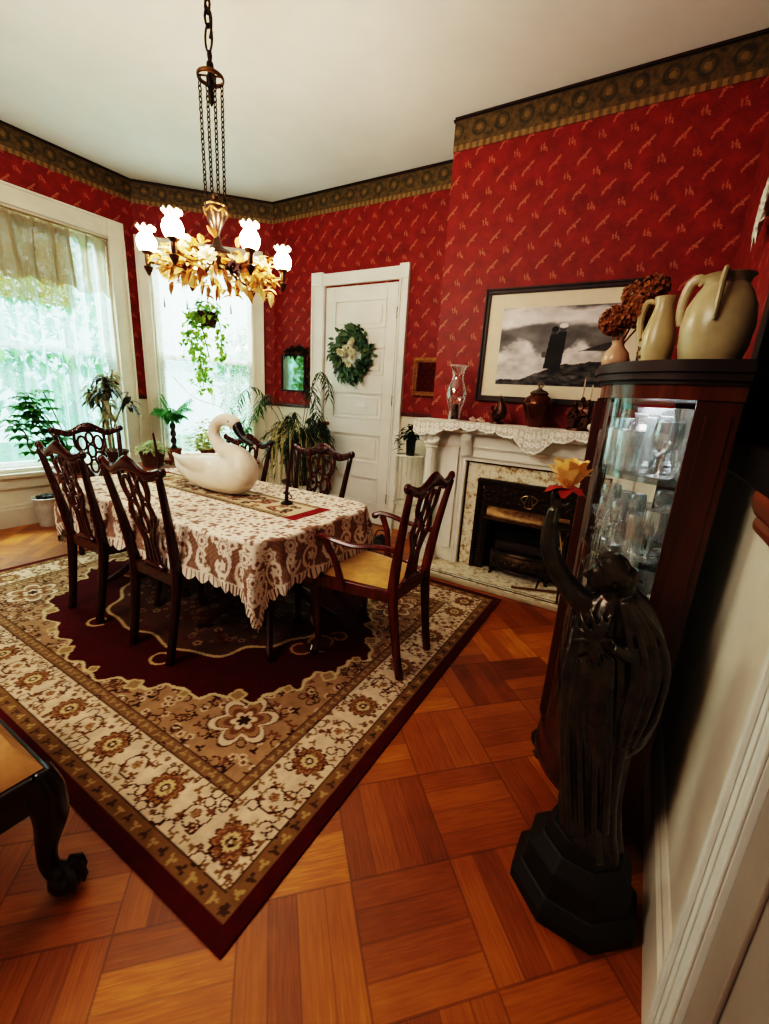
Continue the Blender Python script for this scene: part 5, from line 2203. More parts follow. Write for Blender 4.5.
# ---------------------------------------------------------------- right wall
t = thing('dark_wall_frame', 'heavy dark carved wooden frame on the right wall above the oak rail', 'frame', (XR - .001, 1.30, 1.48))
m = MB()
TW = Matrix(((0, 0, -1, 0), (1, 0, 0, 0), (0, 1, 0, 0), (0, 0, 0, 1)))
for (a0, a1, z0, z1) in ((-.36, -.27, -.30, .30), (.27, .36, -.30, .30), (-.27, .27, .21, .30), (-.27, .27, -.30, -.21)):
    m.bb(a0, a1, z0, z1, 0, .035, TW)
m.build('moulding', mk('black_walnut', (34, 20, 14), .45), t, smooth=False, bevel=.01)
m = MB()
for i in range(40):
    a = -.33 + .66 * i / 39
    m.leaf(TW @ Vector((a, .285, .036)), (-.3, rr.uniform(-.6, .6), 1), .05, .02, .2)
m.build('carved_crest', mk('dark_carving', (44, 26, 18), .5), t)
MB().bb(-.27, .27, -.21, .21, .004, .008, TW).build('dark_panel', mk('black_panel', (14, 11, 10), .35), t, smooth=False)
t = thing('plaster_ornament', 'white plaster leaf ornament on the right wall high above the cabinet', 'wall ornament', (XR - .001, 2.30, 2.08))
m = MB()
for i in range(9):
    a = -PI * .9 + i * PI * 1.8 / 8 + PI / 2
    m.leaf((-.018, -.06, 0), (-.12, cos(a), sin(a)), .14, .06, .0, up=(-1, 0, 0), fold=.5)
m.lathe([(.03, 0), (.028, .02), (.0, .035)], 12, M=frame((-.002, -.06, 0), (0, 1, 0), (0, 0, -1)) if False else Matrix(((0, 0, -1, -.002), (1, 0, 0, -.06), (0, 1, 0, 0), (0, 0, 0, 1))))
m.build('plaster_leaves', mk('white_plaster', (222, 216, 204), .7), t)

# ================================================================ bronze statue
SY = 1.08
M_STAT = mk('black_bronze', (84, 76, 66), .26, .65, .4, 30)
t = thing('bronze_statue', 'dark bronze statue of a robed woman raising one arm beside the cabinet', 'statue', (.06, SY, 0))
TS = Matrix.Translation((-.06, -SY, 0))
oct_ = lambda r, x=.06, y=SY, n=8, ph=.39: [(x + r * cos(ph + 2 * PI * k / n), y + r * .86 * sin(ph + 2 * PI * k / n)) for k in range(n)]
m = MB()


def frust(m, r0, r1, z0, z1):
    a, b = oct_(r0), oct_(r1)
    m.add([(p[0], p[1], z0) for p in a] + [(p[0], p[1], z1) for p in b],
          [tuple(range(7, -1, -1)), tuple(range(8, 16))] + [(k, (k + 1) % 8, 8 + (k + 1) % 8, 8 + k) for k in range(8)], TS)


frust(m, .172, .172, .001, .045)
frust(m, .172, .150, .045, .075)
frust(m, .145, .138, .075, .15)
frust(m, .138, .105, .15, .19)
frust(m, .100, .085, .19, .235)
m.build('plinth', mk('black_plinth', (40, 34, 28), .5, .3), t, smooth=False, bevel=.004)


def st(x, y, dy=0.):
    p = at(x, y, 1, SY + dy)
    return TS @ p


# robed body: elliptical sections measured along the figure
secs = [(563, 619, 838, .9), (562, 617, 815, .85), (563, 618, 790, .8), (562, 622, 765, .78), (561, 628, 740, .78), (561, 633, 715, .8), (563, 637, 690, .8), (567, 640, 668, .78), (572, 638, 648, .72), (575, 637, 630, .74), (579, 638, 614, .74), (586, 637, 602, .6), (597, 628, 594, .6)]
vs, fs = [], []
n = 48
rings = []
for i, (a, b, y, dep) in enumerate(secs):
    pa, pb = st(a, y), st(b, y)
    c = (pa + pb) / 2
    hw = (pb - pa).length / 2
    k = 1 - i / len(secs)
    for j in range(n):
        th = 2 * PI * j / n
        fold = 1 + (.07 * k + .02) * sin(th * 9 + i * .25) + .03 * sin(th * 17 + i * .6)
        vs.append((c.x + hw * cos(th) * fold, c.y + hw * dep * sin(th) * fold, c.z))
for i in range(len(secs) - 1):
    for j in range(n):
        l = (j + 1) % n
        fs.append((i * n + j, i * n + l, (i + 1) * n + l, (i + 1) * n + j))
fs.append(tuple(reversed(range(n))))
fs.append(tuple(range((len(secs) - 1) * n, len(secs) * n)))
m = MB()
m.add(vs, fs)
# mantle falling from the shoulders down the back
pts = spline([st(628, 594, .01), st(638, 612, .01), st(646, 640, .01), st(648, 672, .01), st(643, 706, .01), st(634, 735, .01), st(622, 756, .01)], 5)
m.tube(pts, lerp_list([(.024, .044), (.034, .056), (.040, .062), (.042, .062), (.038, .056), (.028, .046), (.010, .02)], len(pts)), 18, ref=(0, 1, 0))
for (dx, dy) in ((0, -.040), (-9, -.058), (-19, -.066), (-30, -.062)):
    pts = spline([st(634 + dx * .4, 602, dy * .7), st(660 + dx, 640, dy), st(665 + dx, 676, dy), st(655 + dx, 715, dy), st(636 + dx * .6, 748, dy * .7)], 6)
    m.tube(pts, lerp_list([.006, .009, .011, .009, .005], len(pts)), 8)
# long folds of the skirt and gathered cloth at the chest
for (x0, x1, x2) in ((572, 568, 570), (583, 580, 582), (596, 596, 594), (608, 610, 605)):
    pts = spline([st(x0 + 6, 660, -.055), st(x1, 740, -.062), st(x2, 834, -.060)], 6)
    m.tube(pts, lerp_list([.004, .008, .010], len(pts)), 7)
for (x, y, bx) in ((580, 611, -3), (590, 608, 2), (601, 609, 4), (612, 616, 3), (576, 624, -3), (573, 640, -2), (576, 656, 3), (584, 668, 2), (594, 676, 0), (605, 672, -2), (614, 660, -3), (617, 640, 2)):
    pts = spline([st(596, 640, -.058), st(596 + (x - 596) * .5 + bx, 640 + (y - 640) * .5, -.062), st(x, y, -.047)], 4)
    m.tube(pts, lerp_list([.006, .0075, .005, .003], len(pts)), 7)
# neck and head turned to the left, chin lowered
hc = st(611, 572, -.004)
m.tube([st(617, 610), st(613, 594), hc], [.034, .027, .024], 12)
m.tube([hc + Vector((.030, 0, -.012)), st(626, 594), st(630, 608)], [.024, .022, .02], 10)     # hair falling on the nape
m.ell(hc, (.043, .042, .050), 18)
fdir = Vector((-.92, -.22, -.30))
m.ell(hc + fdir * .024 + Vector((0, 0, -.006)), (.026, .031, .038), 14)     # face
m.ell(hc + fdir * .036 + Vector((0, 0, -.034)), (.014, .016, .012), 10)     # chin
fx = hc + fdir * .049
m.tube([fx + Vector((.006, 0, .016)), fx + Vector((-.008, 0, -.006))], [.004, .0075], 8)       # nose
m.ell(fx + Vector((.004, 0, -.017)), (.006, .011, .0042), 8)     # lips
for sy in (-1, 1):
    m.tube([fx + Vector((.004, sy * .004, .018)), fx + Vector((.014, sy * .022, .016))], .0042, 7)   # brows
    m.ell(fx + Vector((.010, sy * .013, .008)), (.005, .006, .0035), 7)     # eyes
    m.ell(hc + Vector((.0, sy * .042, -.010)), (.008, .005, .012), 7)       # ears
m.ell(hc + Vector((.036, .0, -.004)), (.024, .028, .027), 14)       # hair knot
for sy in (-1, 1):                                                  # waves of hair swept from the parting to the knot
    for i in range(6):
        u = i / 5
        p0 = hc + Vector((-.034 + .060 * u, sy * .006, .044 - .030 * max(0, .35 - u) - .016 * u * u))
        p1 = hc + Vector((-.022 + .052 * u, sy * .034, .024 - .010 * u))
        p2 = hc + Vector((.002 + .036 * u, sy * .042, .000 - .010 * u))
        p3 = hc + Vector((.036, sy * .026, -.010 - .006 * u))
        pts = spline([p0, p1, p2, p3], 5)
        m.tube(pts, [.0048 + .0012 * sin(k * 1.5 + i) for k in range(len(pts))], 7)
# raised arm
pts = spline([st(592, 606), st(578, 597), st(564, 580), st(553, 560), st(549, 540), st(551, 522), st(555, 509)], 4)
m.tube(pts, lerp_list([.034, .030, .026, .023, .021, .018, .0155], len(pts)), 14)
pc = st(559, 503)
m.ell(pc, (.0175, .018, .023), 12)                                   # palm
for k in range(4):                                                  # four fingers curling up and over the stem
    y = (k - 1.5) * .0102
    L = (.022, .026, .025, .019)[k]
    b = pc + Vector((-.012, y, .008))
    pts = spline([b, b + Vector((-.003, 0, L * .6)), b + Vector((.008, y * -.2, L)), b + Vector((.021, y * -.5, L * .92))], 4)
    m.tube(pts, lerp_list([.0064, .0060, .0056, .0042], len(pts)), 7)
b = pc + Vector((.012, -.010, -.004))
m.tube(spline([b, b + Vector((.012, -.004, .008)), b + Vector((.013, .002, .022))], 4), lerp_list([.0062, .0058, .004], 9), 7)   # thumb
# other arm folded across under the mantle
pts = spline([st(634, 606), st(645, 632), st(634, 655, -.05), st(612, 648, -.07)], 5)
m.tube(pts, lerp_list([.026, .026, .02, .014], len(pts)), 10)
o = m.build('figure', M_STAT, t)
md = o.modifiers.new('remesh', 'REMESH')
md.mode = 'VOXEL'
md.voxel_size = .003
md.use_smooth_shade = True
md = o.modifiers.new('smooth', 'SMOOTH')
md.factor = .5
md.iterations = 2

# silk rose held in the hand
fc = at(567, 488, 1, SY)
t = thing('silk_rose', 'yellow silk rose with red lower petals held up by the bronze statue', 'flower', fc)
m = MB()
for ring, (k, el, L) in enumerate(((6, .80, .062), (6, 1.02, .070), (5, 1.22, .072), (4, 1.42, .066))):
    for i in range(k):
        a = 2 * PI * i / k + ring * .55
        r = Vector((cos(a), sin(a), 0))
        dd = r * cos(el) + Vector((0, 0, 1)) * sin(el)
        m.leaf(r * .006, dd, L, .058, -.10 if ring < 2 else .05, up=Vector((0, 0, 1)) - r * 1.2, fold=.4, prof=(.25, .85, 1, .8, .25))
m.build('yellow_petals', mk('yellow_silk', (244, 214, 136), .6, col2=(234, 178, 96), scale=30, sheen=.2), t)
m = MB()
for i in range(8):
    a = 2 * PI * i / 8
    r = Vector((cos(a), sin(a), 0))
    m.leaf(Vector((0, 0, -.004)) + r * .006, r + Vector((0, 0, .15 + .3 * (i % 2))), .040 + .008 * (i % 3), .030, .5, up=(0, 0, 1), fold=.3, prof=(.3, .9, 1, .3))
m.build('red_petals', mk('red_silk', (176, 56, 40), .6, var=.3, scale=30), t)
m = MB()
m.tube(spline([Vector((0, 0, .0)), st(560, 500) - TS @ fc + Vector((0, -.006, 0)), st(556, 520) - TS @ fc + Vector((.0, -.026, 0))], 4), .0028, 6)
m.build('stem', mk('wire_stem', (60, 70, 36), .6), t)
m = MB()
for i in range(3):
    a = -.3 + i * 2.1
    m.tube([(0, 0, .02), (.05 * cos(a), .05 * sin(a), .04)], .0012, 4)
m.build('stamens', mk('straw_thread', (216, 180, 120), .7), t)
# ================================================================ plants and stands in the bay
def keep_in(m, p, dmin=.05, n=(K, -K), o=None):
    """push leaves that would poke through the wall back into the room"""
    p = Vector(p)
    o = Vector((XL, YS)) if o is None else Vector(o)
    for v in m.v:
        d = (p.x + v.x - o.x) * n[0] + (p.y + v.y - o.y) * n[1]
        if d < dmin:
            k = dmin - d + random.uniform(0, .02)
            v.x += n[0] * k
            v.y += n[1] * k


rr = random.Random(90)
M_LEAF = mk_leaf('bright_leaf', (84, 150, 58), .45, var=.4, scale=8)
M_LEAFL = mk_leaf('lime_leaf', (132, 158, 70), .5, var=.35, scale=8)
M_LEAFD = mk_leaf('deep_leaf', (30, 52, 26), .45, var=.4, scale=8)
M_LEAFO = mk_leaf('olive_leaf', (70, 82, 44), .5, var=.4, scale=8)
M_STEM = mk('green_brown_stem', (84, 74, 44), .7)
M_CANE = mk('pale_cane', (150, 130, 104), .7, var=.35, scale=20)
M_POT = mk('brown_stoneware_pot', (78, 48, 32), .4)
M_TERRA = mk('terracotta', (136, 72, 46), .7)
M_SOIL = mk('potting_soil', (40, 30, 24), .95, var=.5, scale=60)
M_WPOT = mk('white_enamel_pot', (206, 204, 194), .3)


def stand(name, label, x, y, h, r, mat):
    t = thing(name, label, 'plant stand', (x, y, 0))
    m = MB()
    m.lathe([(0, h - .02), (r, h - .02), (r + .008, h - .012), (r, h), (0, h)], 24)
    m.build('top', mat, t)
    for k in range(3):
        a = .5 + k * 2 * PI / 3
        m = MB()
        m.tube(spline([(r * .7 * cos(a), r * .7 * sin(a), h - .02), (r * .5 * cos(a), r * .5 * sin(a), h * .5), (r * .95 * cos(a), r * .95 * sin(a), .004)], 5), .013, 8)
        m.build('leg', mat, t)
    return t


def pot(t, r, h, mat, soil=True):
    m = MB()
    m.lathe([(r * .68, 0), (r * .72, .004), (r * .92, h * .82), (r * 1.02, h * .84), (r * 1.04, h), (r * .92, h), (r * .88, h * .86)], 22)
    m.build('pot', mat, t)
    m = MB()
    m.lathe([(0, h * .88), (r * .9, h * .87)], 16, cap=False)
    m.build('soil', M_SOIL, t)


# low window table that carries the pots
t = thing('plant_table', 'low brown table in the bay carrying potted plants behind the dining table', 'table', (-4.18, 2.12, 0))
m = MB()
m.bb(-.25, .20, -.44, .50, .50, .53)
m.build('top', M_RAIL, t, smooth=False, bevel=.004)
for sx in (-1, 1):
    for y in (-.39, .45):
        m = MB()
        m.tube([(sx * .18, y, .0), (sx * .18, y, .5)], [.014, .02], 8)
        m.build('leg', M_RAIL, t)
PT = .5305

# 1 schefflera
t = thing('umbrella_plant', 'bright green umbrella plant in front of the left window sheer', 'plant', (-4.27, 1.80, PT))
pot(t, .10, .15, M_POT)
m, ml = MB(), MB()
for i in range(15):
    q = rr.uniform(0, 2 * PI)
    h = rr.uniform(.26, .70)
    R = rr.uniform(.03, .19)
    tip = (R * cos(q) - .02, R * sin(q) - .17 - .12 * (h - .3), h)
    m.tube(spline([(0, 0, .14), (tip[0] * .4, tip[1] * .4, h * .6), tip], 4), .005, 5)
    for w in range(3):
        tp = Vector(tip) - Vector((0, -.02 * w, .07 * w))
        for k in range(8):
            a = q + k * 2 * PI / 8
            ml.leaf(tp, (cos(a), sin(a), .15), rr.uniform(.075, .11), .046, .45, prof=(.3, .9, 1, 0))
m.tube(spline([(0, -.02, .15), (.02, -.18, .16), (.03, -.30, .22), (.0, -.31, .36), (-.05, -.40, .46)], 5), .006, 6)
for k in range(9):
    ml.leaf((rr.uniform(-.06, .0), -.37 - rr.uniform(0, .12), .40 + rr.uniform(-.08, .14)), (rr.gauss(0, 1), -1, rr.gauss(0, .6)), .07, .034, .4)
m.build('stems', M_STEM, t)
o = ml.build('leaves', M_LEAF, t)
o['kind'] = 'stuff'

# 2 dark cane plant
t = thing('cane_plant', 'tall pale-caned plant with dark and cream leaves at the window corner', 'plant', (-4.27, 2.16, PT))
pot(t, .12, .17, M_POT)
m, ml, mc = MB(), MB(), MB()
for i in range(9):
    bx, by = rr.uniform(-.05, .05), rr.uniform(-.05, .06)
    h = rr.uniform(.60, 1.02)
    tx, ty = bx + rr.uniform(-.09, .09), by + rr.uniform(-.16, .14)
    m.tube(spline([(bx, by, .14), (bx * 1.1, by * 1.1, h * .5), (tx, ty, h)], 5), .008, 6)
    for k in range(20):
        a = rr.uniform(0, 2 * PI)
        (mc if (i % 2 == 0) else ml).leaf((tx, ty, h - rr.uniform(0, .16)), (cos(a), sin(a), rr.uniform(-.2, .7)), rr.uniform(.09, .15), .042, .8)
m.build('canes', M_CANE, t)
o = ml.build('dark_leaves', mk_leaf('maroon_green_leaf', (64, 48, 44), .45, col2=(40, 58, 38), scale=14), t)
o['kind'] = 'stuff'
o['label'] = 'dark maroon-green leaves'
o = mc.build('cream_leaves', mk_leaf('cream_pink_leaf', (214, 190, 160), .5, col2=(120, 128, 78), scale=16), t)
o['kind'] = 'stuff'
o['label'] = 'cream and pink variegated leaves'

# 3 basket of pale foliage
t = thing('basket_plant', 'pale variegated plant in a brown woven basket on the bay table', 'plant', (-4.17, 2.47, PT))
m = MB()
for k in range(7):
    z = .012 + k * .021
    r = .085 + .004 * k
    m.tube([(r * cos(q), r * sin(q), z) for q in [2 * PI * j / 20 for j in range(20)]], .0125, 6, closed=True)
m.lathe([(0, .003), (.085, .003), (.085, .012), (0, .012)], 20)
m.build('basket', mk('brown_wicker', (112, 66, 40), .8, var=.5, scale=60), t)
ml = MB()
for i in range(260):
    q = rr.uniform(0, 2 * PI)
    R = rr.uniform(0, .15)
    ml.leaf((R * cos(q), R * sin(q), .14 + rr.uniform(0, .13) * (1 - R / .2)), (cos(q), sin(q), rr.uniform(-.3, 1)), .045, .022, .5)
o = ml.build('leaves', mk_leaf('pale_variegated_leaf', (196, 196, 140), .6, col2=(128, 140, 84), scale=30), t)
o['kind'] = 'stuff'

# 4 white pot on the floor
t = thing('white_planter', 'white enamel pot of dark stones on the floor by the left window', 'planter', (-4.22, 1.50 - .02 + .0, .0))
t.location = (-4.585, 1.68, 0)
m = MB()
m.lathe([(.070, 0), (.072, .004), (.090, .18), (.100, .25), (.112, .265), (.102, .268), (.092, .25)], 24)
m.build('pot', M_WPOT, t)
m = MB()
for i in range(40):
    q, R = rr.uniform(0, 6.28), rr.uniform(0, .09)
    m.ell((R * .85 * cos(q), R * .85 * sin(q), .255 + rr.uniform(0, .02)), rr.uniform(.015, .026), 6)
o = m.build('dark_stones', mk('dark_pebble', (52, 46, 42), .7), t)
o['kind'] = 'stuff'

# 5 bay window bench and its plants
e = thing('bay_bench', 'narrow brown plant bench standing under the bay window', 'bench', bay(.66, 0, .19), PI / 4)
m = MB()
m.bb(-.50, .52, -.10, .10, .505, .53)
m.build('top', M_RAIL, e, smooth=False, bevel=.004)
for sx in (-1, 1):
    for y in (-.075, .075):
        MB().tube([(sx * .46, y, 0), (sx * .46, y, .505)], .016, 8).build('leg', M_RAIL, e)
BT = .5305
p = bay(.27, BT, .19)
t = thing('braided_palm', 'green palm with a dark twisted trunk at the left of the bay window', 'plant', p)
pot(t, .08, .12, M_TERRA)
m = MB()
for k in range(2):
    m.tube([(.016 * cos(z * 40 + k * PI), .016 * sin(z * 40 + k * PI), .10 + z) for z in [i * .012 for i in range(26)]], .016, 7)
m.build('twisted_trunk', mk('striped_trunk', (70, 54, 40), .7, var=.5, scale=30), t)
ml = MB()
for i in range(22):
    q = rr.uniform(0, 2 * PI)
    L = rr.uniform(.20, .36)
    sp2 = spline([(0, 0, .38), (L * .25 * cos(q), L * .25 * sin(q), .38 + L * .5), (L * .55 * cos(q), L * .55 * sin(q), .38 + L * rr.uniform(.3, .95))], 6)
    ml.tube(sp2, .003, 4)
    for j in range(2, len(sp2)):
        for s in (-1, 1):
            ml.leaf(sp2[j], (cos(q) * .5 - s * sin(q), sin(q) * .5 + s * cos(q), -.1), .085, .017, .5)
keep_in(ml, p)
o = ml.build('fronds', M_LEAF, t)

p = bay(.62, BT, .20)
t = thing('yellow_croton', 'low plant with pale yellow leaves behind the swan neck', 'plant', p)
pot(t, .09, .12, M_TERRA)
ml = MB()
for i in range(210):
    q = rr.uniform(0, 2 * PI)
    R = rr.uniform(0, .20)
    ml.leaf((R * cos(q), R * sin(q), .10 + rr.uniform(.0, .36) * (1 - R * 1.6)), (cos(q), sin(q), rr.uniform(-.1, 1)), .085, .05, .4)
keep_in(ml, p)
o = ml.build('leaves', mk_leaf('yellow_leaf', (222, 204, 122), .5, col2=(150, 160, 80), scale=16), t)
o['kind'] = 'stuff'

p = bay(.98, BT, .19)
t = thing('sprawling_plant', 'thin sprawling plant with arching bare stems at the right of the bay window', 'plant', p)
pot(t, .075, .11, M_POT)
m, ml = MB(), MB()
for i in range(9):
    q = rr.uniform(0, 2 * PI)
    L = rr.uniform(.25, .55)
    sp2 = spline([(0, 0, .10), (L * .3 * cos(q), L * .3 * sin(q), .10 + L * .8), (L * .8 * cos(q) * .7, L * .8 * sin(q) * .7, .10 + L * 1.1)], 6)
    m.tube(sp2, .003, 5)
    for j in range(3, len(sp2)):
        for s in (-1, 1):
            ml.leaf(sp2[j], (rr.gauss(0, 1), rr.gauss(0, 1), rr.gauss(0, .5)), .07, .016, .5)
a, b = bay_at(163, 386, .2), bay_at(228, 407, .2)
m.tube([Vector(q) - Vector(p) for q in spline([Vector(p) + Vector((0, 0, .1)), bay_at(229, 425, .2), bay_at(222, 408, .2), bay_at(195, 398, .2), bay_at(172, 376, .2)], 6)], .004, 5)
keep_in(m, p)
keep_in(ml, p)
m.build('stems', M_STEM, t)
o = ml.build('leaves', M_LEAF, t)

# 6 big weeping plant in the back corner
stand('plant_stand', 'dark stand under the weeping bamboo-like plant in the back corner', -3.04, 3.36, .42, .17, M_DARKWOOD)
t = thing('weeping_plant', 'large weeping bamboo-like plant in the corner beside the white door', 'plant', (-3.04, 3.36, .421))
pot(t, .16, .22, M_POT)
m, ml, my = MB(), MB(), MB()
for i in range(34):
    q = rr.uniform(0, 2 * PI)
    L = rr.uniform(.25, .50)
    top = .36 + rr.uniform(.05, .34)
    sp2 = spline([(0, 0, .2), (L * .25 * cos(q), L * .22 * sin(q), top * .8), (L * .6 * cos(q), min(L * .45 * sin(q), .3), top), (L * .95 * cos(q), min(L * .6 * sin(q), .32), top - rr.uniform(.10, .5))], 5)
    m.tube(sp2, .003, 4)
    for j in range(4, len(sp2)):
        for s in (0, 1, 2):
            ml.leaf(sp2[j], (rr.gauss(cos(q), .8), rr.gauss(sin(q) * .6, .5), rr.gauss(-.35, .5)), rr.uniform(.07, .12), .017, .6)
for i in range(150):
    q = rr.uniform(0, 2 * PI)
    R = rr.uniform(.12, .34)
    x, y = R * cos(q), min(R * .9 * sin(q), .26) - .03
    z = rr.uniform(.34, .64)
    my.tube([(x * .7, y * .7, z), (x, y, z - .06), (x * 1.03, y, z - rr.uniform(.25, .55))], .0035, 4)
# taller fronds
for (x, y, z) in ((.24, .10, 1.10), (.18, .0, .95), (-.35, -.12, .86), (.30, -.05, .72), (-.52, -.2, .92)):
    sp2 = spline([(0, 0, .2), (x * .4, y * .4, z * .7), (x * .8, y * .8, z), (x * 1.15, y, z - .06), (x * 1.3, y, z - .22)], 5)
    m.tube(sp2, .0035, 5)
    for j in range(8, len(sp2)):
        for s in (-1, 1):
            ml.leaf(sp2[j], (.5 * x, s * .8 + rr.gauss(0, .3), -.3 + rr.gauss(0, .3)), rr.uniform(.08, .13), .018, .6)
m.build('stems', M_STEM, t)
o = ml.build('leaves', mk_leaf('weeping_leaf', (74, 92, 50), .5, col2=(40, 60, 34), scale=8), t)
o['kind'] = 'stuff'
o = my.build('dry_strands', mk('straw_strand', (190, 178, 120), .8, var=.45, scale=20), t)
o['kind'] = 'stuff'

# garland over the wall mirror
t = thing('mirror_garland', 'small dark leaf garland draped over the narrow wall mirror', 'garland', (-3.42, YB - .04, 1.755))
ml = MB()
for i in range(90):
    u = rr.uniform(-1, 1)
    ml.leaf((u * .16 + .03, rr.uniform(-.04, .01), .035 - .05 * u * u + rr.uniform(-.02, .03)), (rr.gauss(0, 1), -abs(rr.gauss(.2, .4)), rr.gauss(.1, .6)), .055, .022, .6)
for i in range(40):
    ml.leaf((.17 + rr.gauss(0, .015), rr.uniform(-.03, .0), -rr.uniform(0, .42)), (rr.gauss(0, 1), -.4, -.6), .055, .02, .5)
ml.tube(spline([(-.15, 0, .0), (.0, 0, .05), (.17, 0, -.02), (.18, 0, -.42)], 5), .004, 5)
o = ml.build('leaves', M_LEAFD, t)

# hanging ivy in the bay window
hp = bay_at(208, 317, .30)
t = thing('hanging_ivy', 'trailing ivy in a small dark basket hanging before the bay window', 'plant', hp)
m = MB()
m.lathe([(.06, -.10), (.068, -.095), (.092, .0), (.098, .035), (.105, .04), (.09, .04), (.085, .0)], 20, flute=20, famp=.03)
m.build('basket', mk('dark_red_wicker', (84, 42, 32), .7, var=.5, scale=50), t)
m = MB()
hook = bay(.60, 2.70, .14) - Vector(hp)
for k in range(3):
    q = k * 2.1 + .4
    m.tube([(.098 * cos(q), .098 * sin(q), .035), (.0, .0, .36), ], .003, 5)
m.tube([(0, 0, .36), hook], .003, 5)
m.tube([hook, hook + Vector((-.04, .04, .03)), hook + Vector((-.095, .095, .03))], .006, 6)
m.build('hanger', M_BLACKIRON, t)
ml, mv = MB(), MB()


def ivy(pts, n, sp_w, sz):
    s = spline(pts, 6)
    mv.tube(s, .003, 4)
    for i in range(n):
        q = s[rr.randrange(len(s))]
        ml.leaf(q + Vector((rr.gauss(0, sp_w), rr.gauss(0, sp_w), rr.gauss(0, .02))), (rr.gauss(0, 1), rr.gauss(-.3, 1), rr.gauss(-.5, .5)), rr.uniform(.6, 1.1) * sz, sz * .8, .4, prof=(.35, 1, .8, 0))


for i in range(80):
    q = rr.uniform(0, 6.28)
    ml.leaf((.09 * cos(q), .09 * sin(q), .04 + rr.uniform(0, .10)), (cos(q), sin(q), rr.uniform(-.4, .8)), .055, .045, .5, prof=(.35, 1, .8, 0))
ivy([(.0, -.02, .04), (-.02, -.11, -.02), (-.03, -.12, -.25), (-.01, -.10, -.50), (.0, -.09, -.72)], 300, .060, .055)
ivy([(.08, .0, .04), (.12, .04, -.05), (.13, .05, -.22), (.12, .04, -.40)], 90, .032, .055)
ivy([(-.05, -.05, .04), (-.10, -.10, -.02), (-.12, -.12, -.18), (-.10, -.11, -.40)], 110, .040, .055)
ivy([(-.08, .0, .04), (-.15, -.05, .0), (-.22, -.10, -.10)], 26, .03, .06)
mv.tube([(0, -.08, -.10), (.02, -.02, -.40)], .007, 5)
mv.build('vines', M_STEM, t)
o = ml.build('leaves', mk_leaf('ivy_leaf', (116, 160, 60), .45, col2=(180, 196, 96), scale=14), t)
o['kind'] = 'stuff'

# wreath on the door
wc = Vector((-2.665, YB - .058, 1.725))
t = thing('door_wreath', 'round green leaf wreath with white flowers hanging on the white door', 'wreath', wc)
ml, mw = MB(), MB()
m = MB()
m.tube([(.15 * cos(q), 0, .17 * sin(q)) for q in [2 * PI * k / 24 for k in range(24)]], .018, 7, closed=True)
m.build('vine_ring', M_STEM, t)
for i in range(420):
    q = rr.uniform(0, 2 * PI)
    R = .165 + rr.gauss(0, .035)
    ml.leaf((R * cos(q), rr.uniform(-.04, .03), (R + .02) * sin(q)), (cos(q) * .7 - sin(q) * .8 + rr.gauss(0, .5), rr.gauss(-.35, .4), sin(q) * .7 + cos(q) * .8 + rr.gauss(0, .5)), rr.uniform(.05, .085), .032, .15, up=(0, -1, 0))
o = ml.build('leaves', mk_leaf('wreath_leaf', (92, 116, 78), .45, col2=(44, 66, 46), scale=14, tl=.15), t)
o['kind'] = 'stuff'
m = MB()
for i in range(7):
    q = 3.8 + i * .9
    m.tube([(.2 * cos(q), -.01, .22 * sin(q)), (.27 * cos(q + .2), -.01, .28 * sin(q + .2))], .002, 4)
    for k in range(5):
        R = .21 + .014 * k
        m.leaf((R * cos(q + .04 * k), -.01, (R + .015) * sin(q + .04 * k)), (rr.gauss(0, 1), -.2, rr.gauss(0, 1)), .04, .016, 0, up=(0, -1, 0))
m.build('sprigs', M_LEAFD, t)
for (x, z, R) in ((-.10, .02, .036), (-.035, .045, .036), (.03, .09, .034), (.045, .02, .038), (.06, -.03, .036), (-.06, .0, .03), (.05, .12, .03), (.02, -.09, .036)):
    m = MB()
    blossom(m, (x, -.055, z), R, 8, (rr.gauss(0, .2), -1, rr.gauss(0, .2)))
    m.build('white_flower', mk('ivory_petal', (228, 220, 186), .7), t)

# ---------------------------------------------------------------- white wire stand by the door
px_, py_ = -1.76, 3.42
t = thing('wire_plant_stand', 'white wire plant stand between the door and the mantel', 'plant stand', (px_, py_, 0))
M_WIRE = mk('white_wire', (222, 214, 198), .4)
m = MB()
for z in (.835, .40):
    m.tube([(.125 * cos(q), .125 * sin(q), z) for q in [2 * PI * k / 28 for k in range(28)]], .010 if z > .5 else .007, 7, closed=True)
m.lathe([(0, .826), (.12, .826), (.12, .832), (0, .832)], 24)
m.build('top_ring', M_WIRE, t)
for k in range(4):
    a = .3 + k * PI / 2
    m = MB()
    m.tube([(.125 * cos(a), .125 * sin(a), .835), (.118 * cos(a), .118 * sin(a), .42), (.135 * cos(a), .135 * sin(a), .004)], .008, 7)
    m.build('leg', M_WIRE, t)
m = MB()
for k in range(14):
    a = k * 2 * PI / 14
    m.tube(spline([(.12 * cos(a), .12 * sin(a), .83), (.11 * cos(a), .11 * sin(a), .62), (.12 * cos(a), .12 * sin(a), .40)], 4), .003, 5)
m.tube(spline([(-.12, 0, .84), (-.13, 0, .95), (-.08, 0, 1.04)], 4), .004, 5)
m.build('wire_bars', M_WIRE, t)
t = thing('potted_ivy', 'small dark ivy in a slim glass pot on the white wire stand', 'plant', (px_ - .0, py_, .836))
m = MB()
m.lathe([(.035, 0), (.038, .004), (.045, .13), (.046, .14), (.04, .14), (.038, .05)], 18)
m.build('pot', mk('dark_green_glass', (40, 44, 30), .2), t)
ml = MB()
for i in range(70):
    q = rr.uniform(0, 6.28)
    R = rr.uniform(0, .07)
    ml.leaf((R * cos(q), R * sin(q), .14 + rr.uniform(0, .13)), (cos(q), sin(q), rr.uniform(-.5, .8)), .06, .045, .5, prof=(.35, 1, .8, 0))
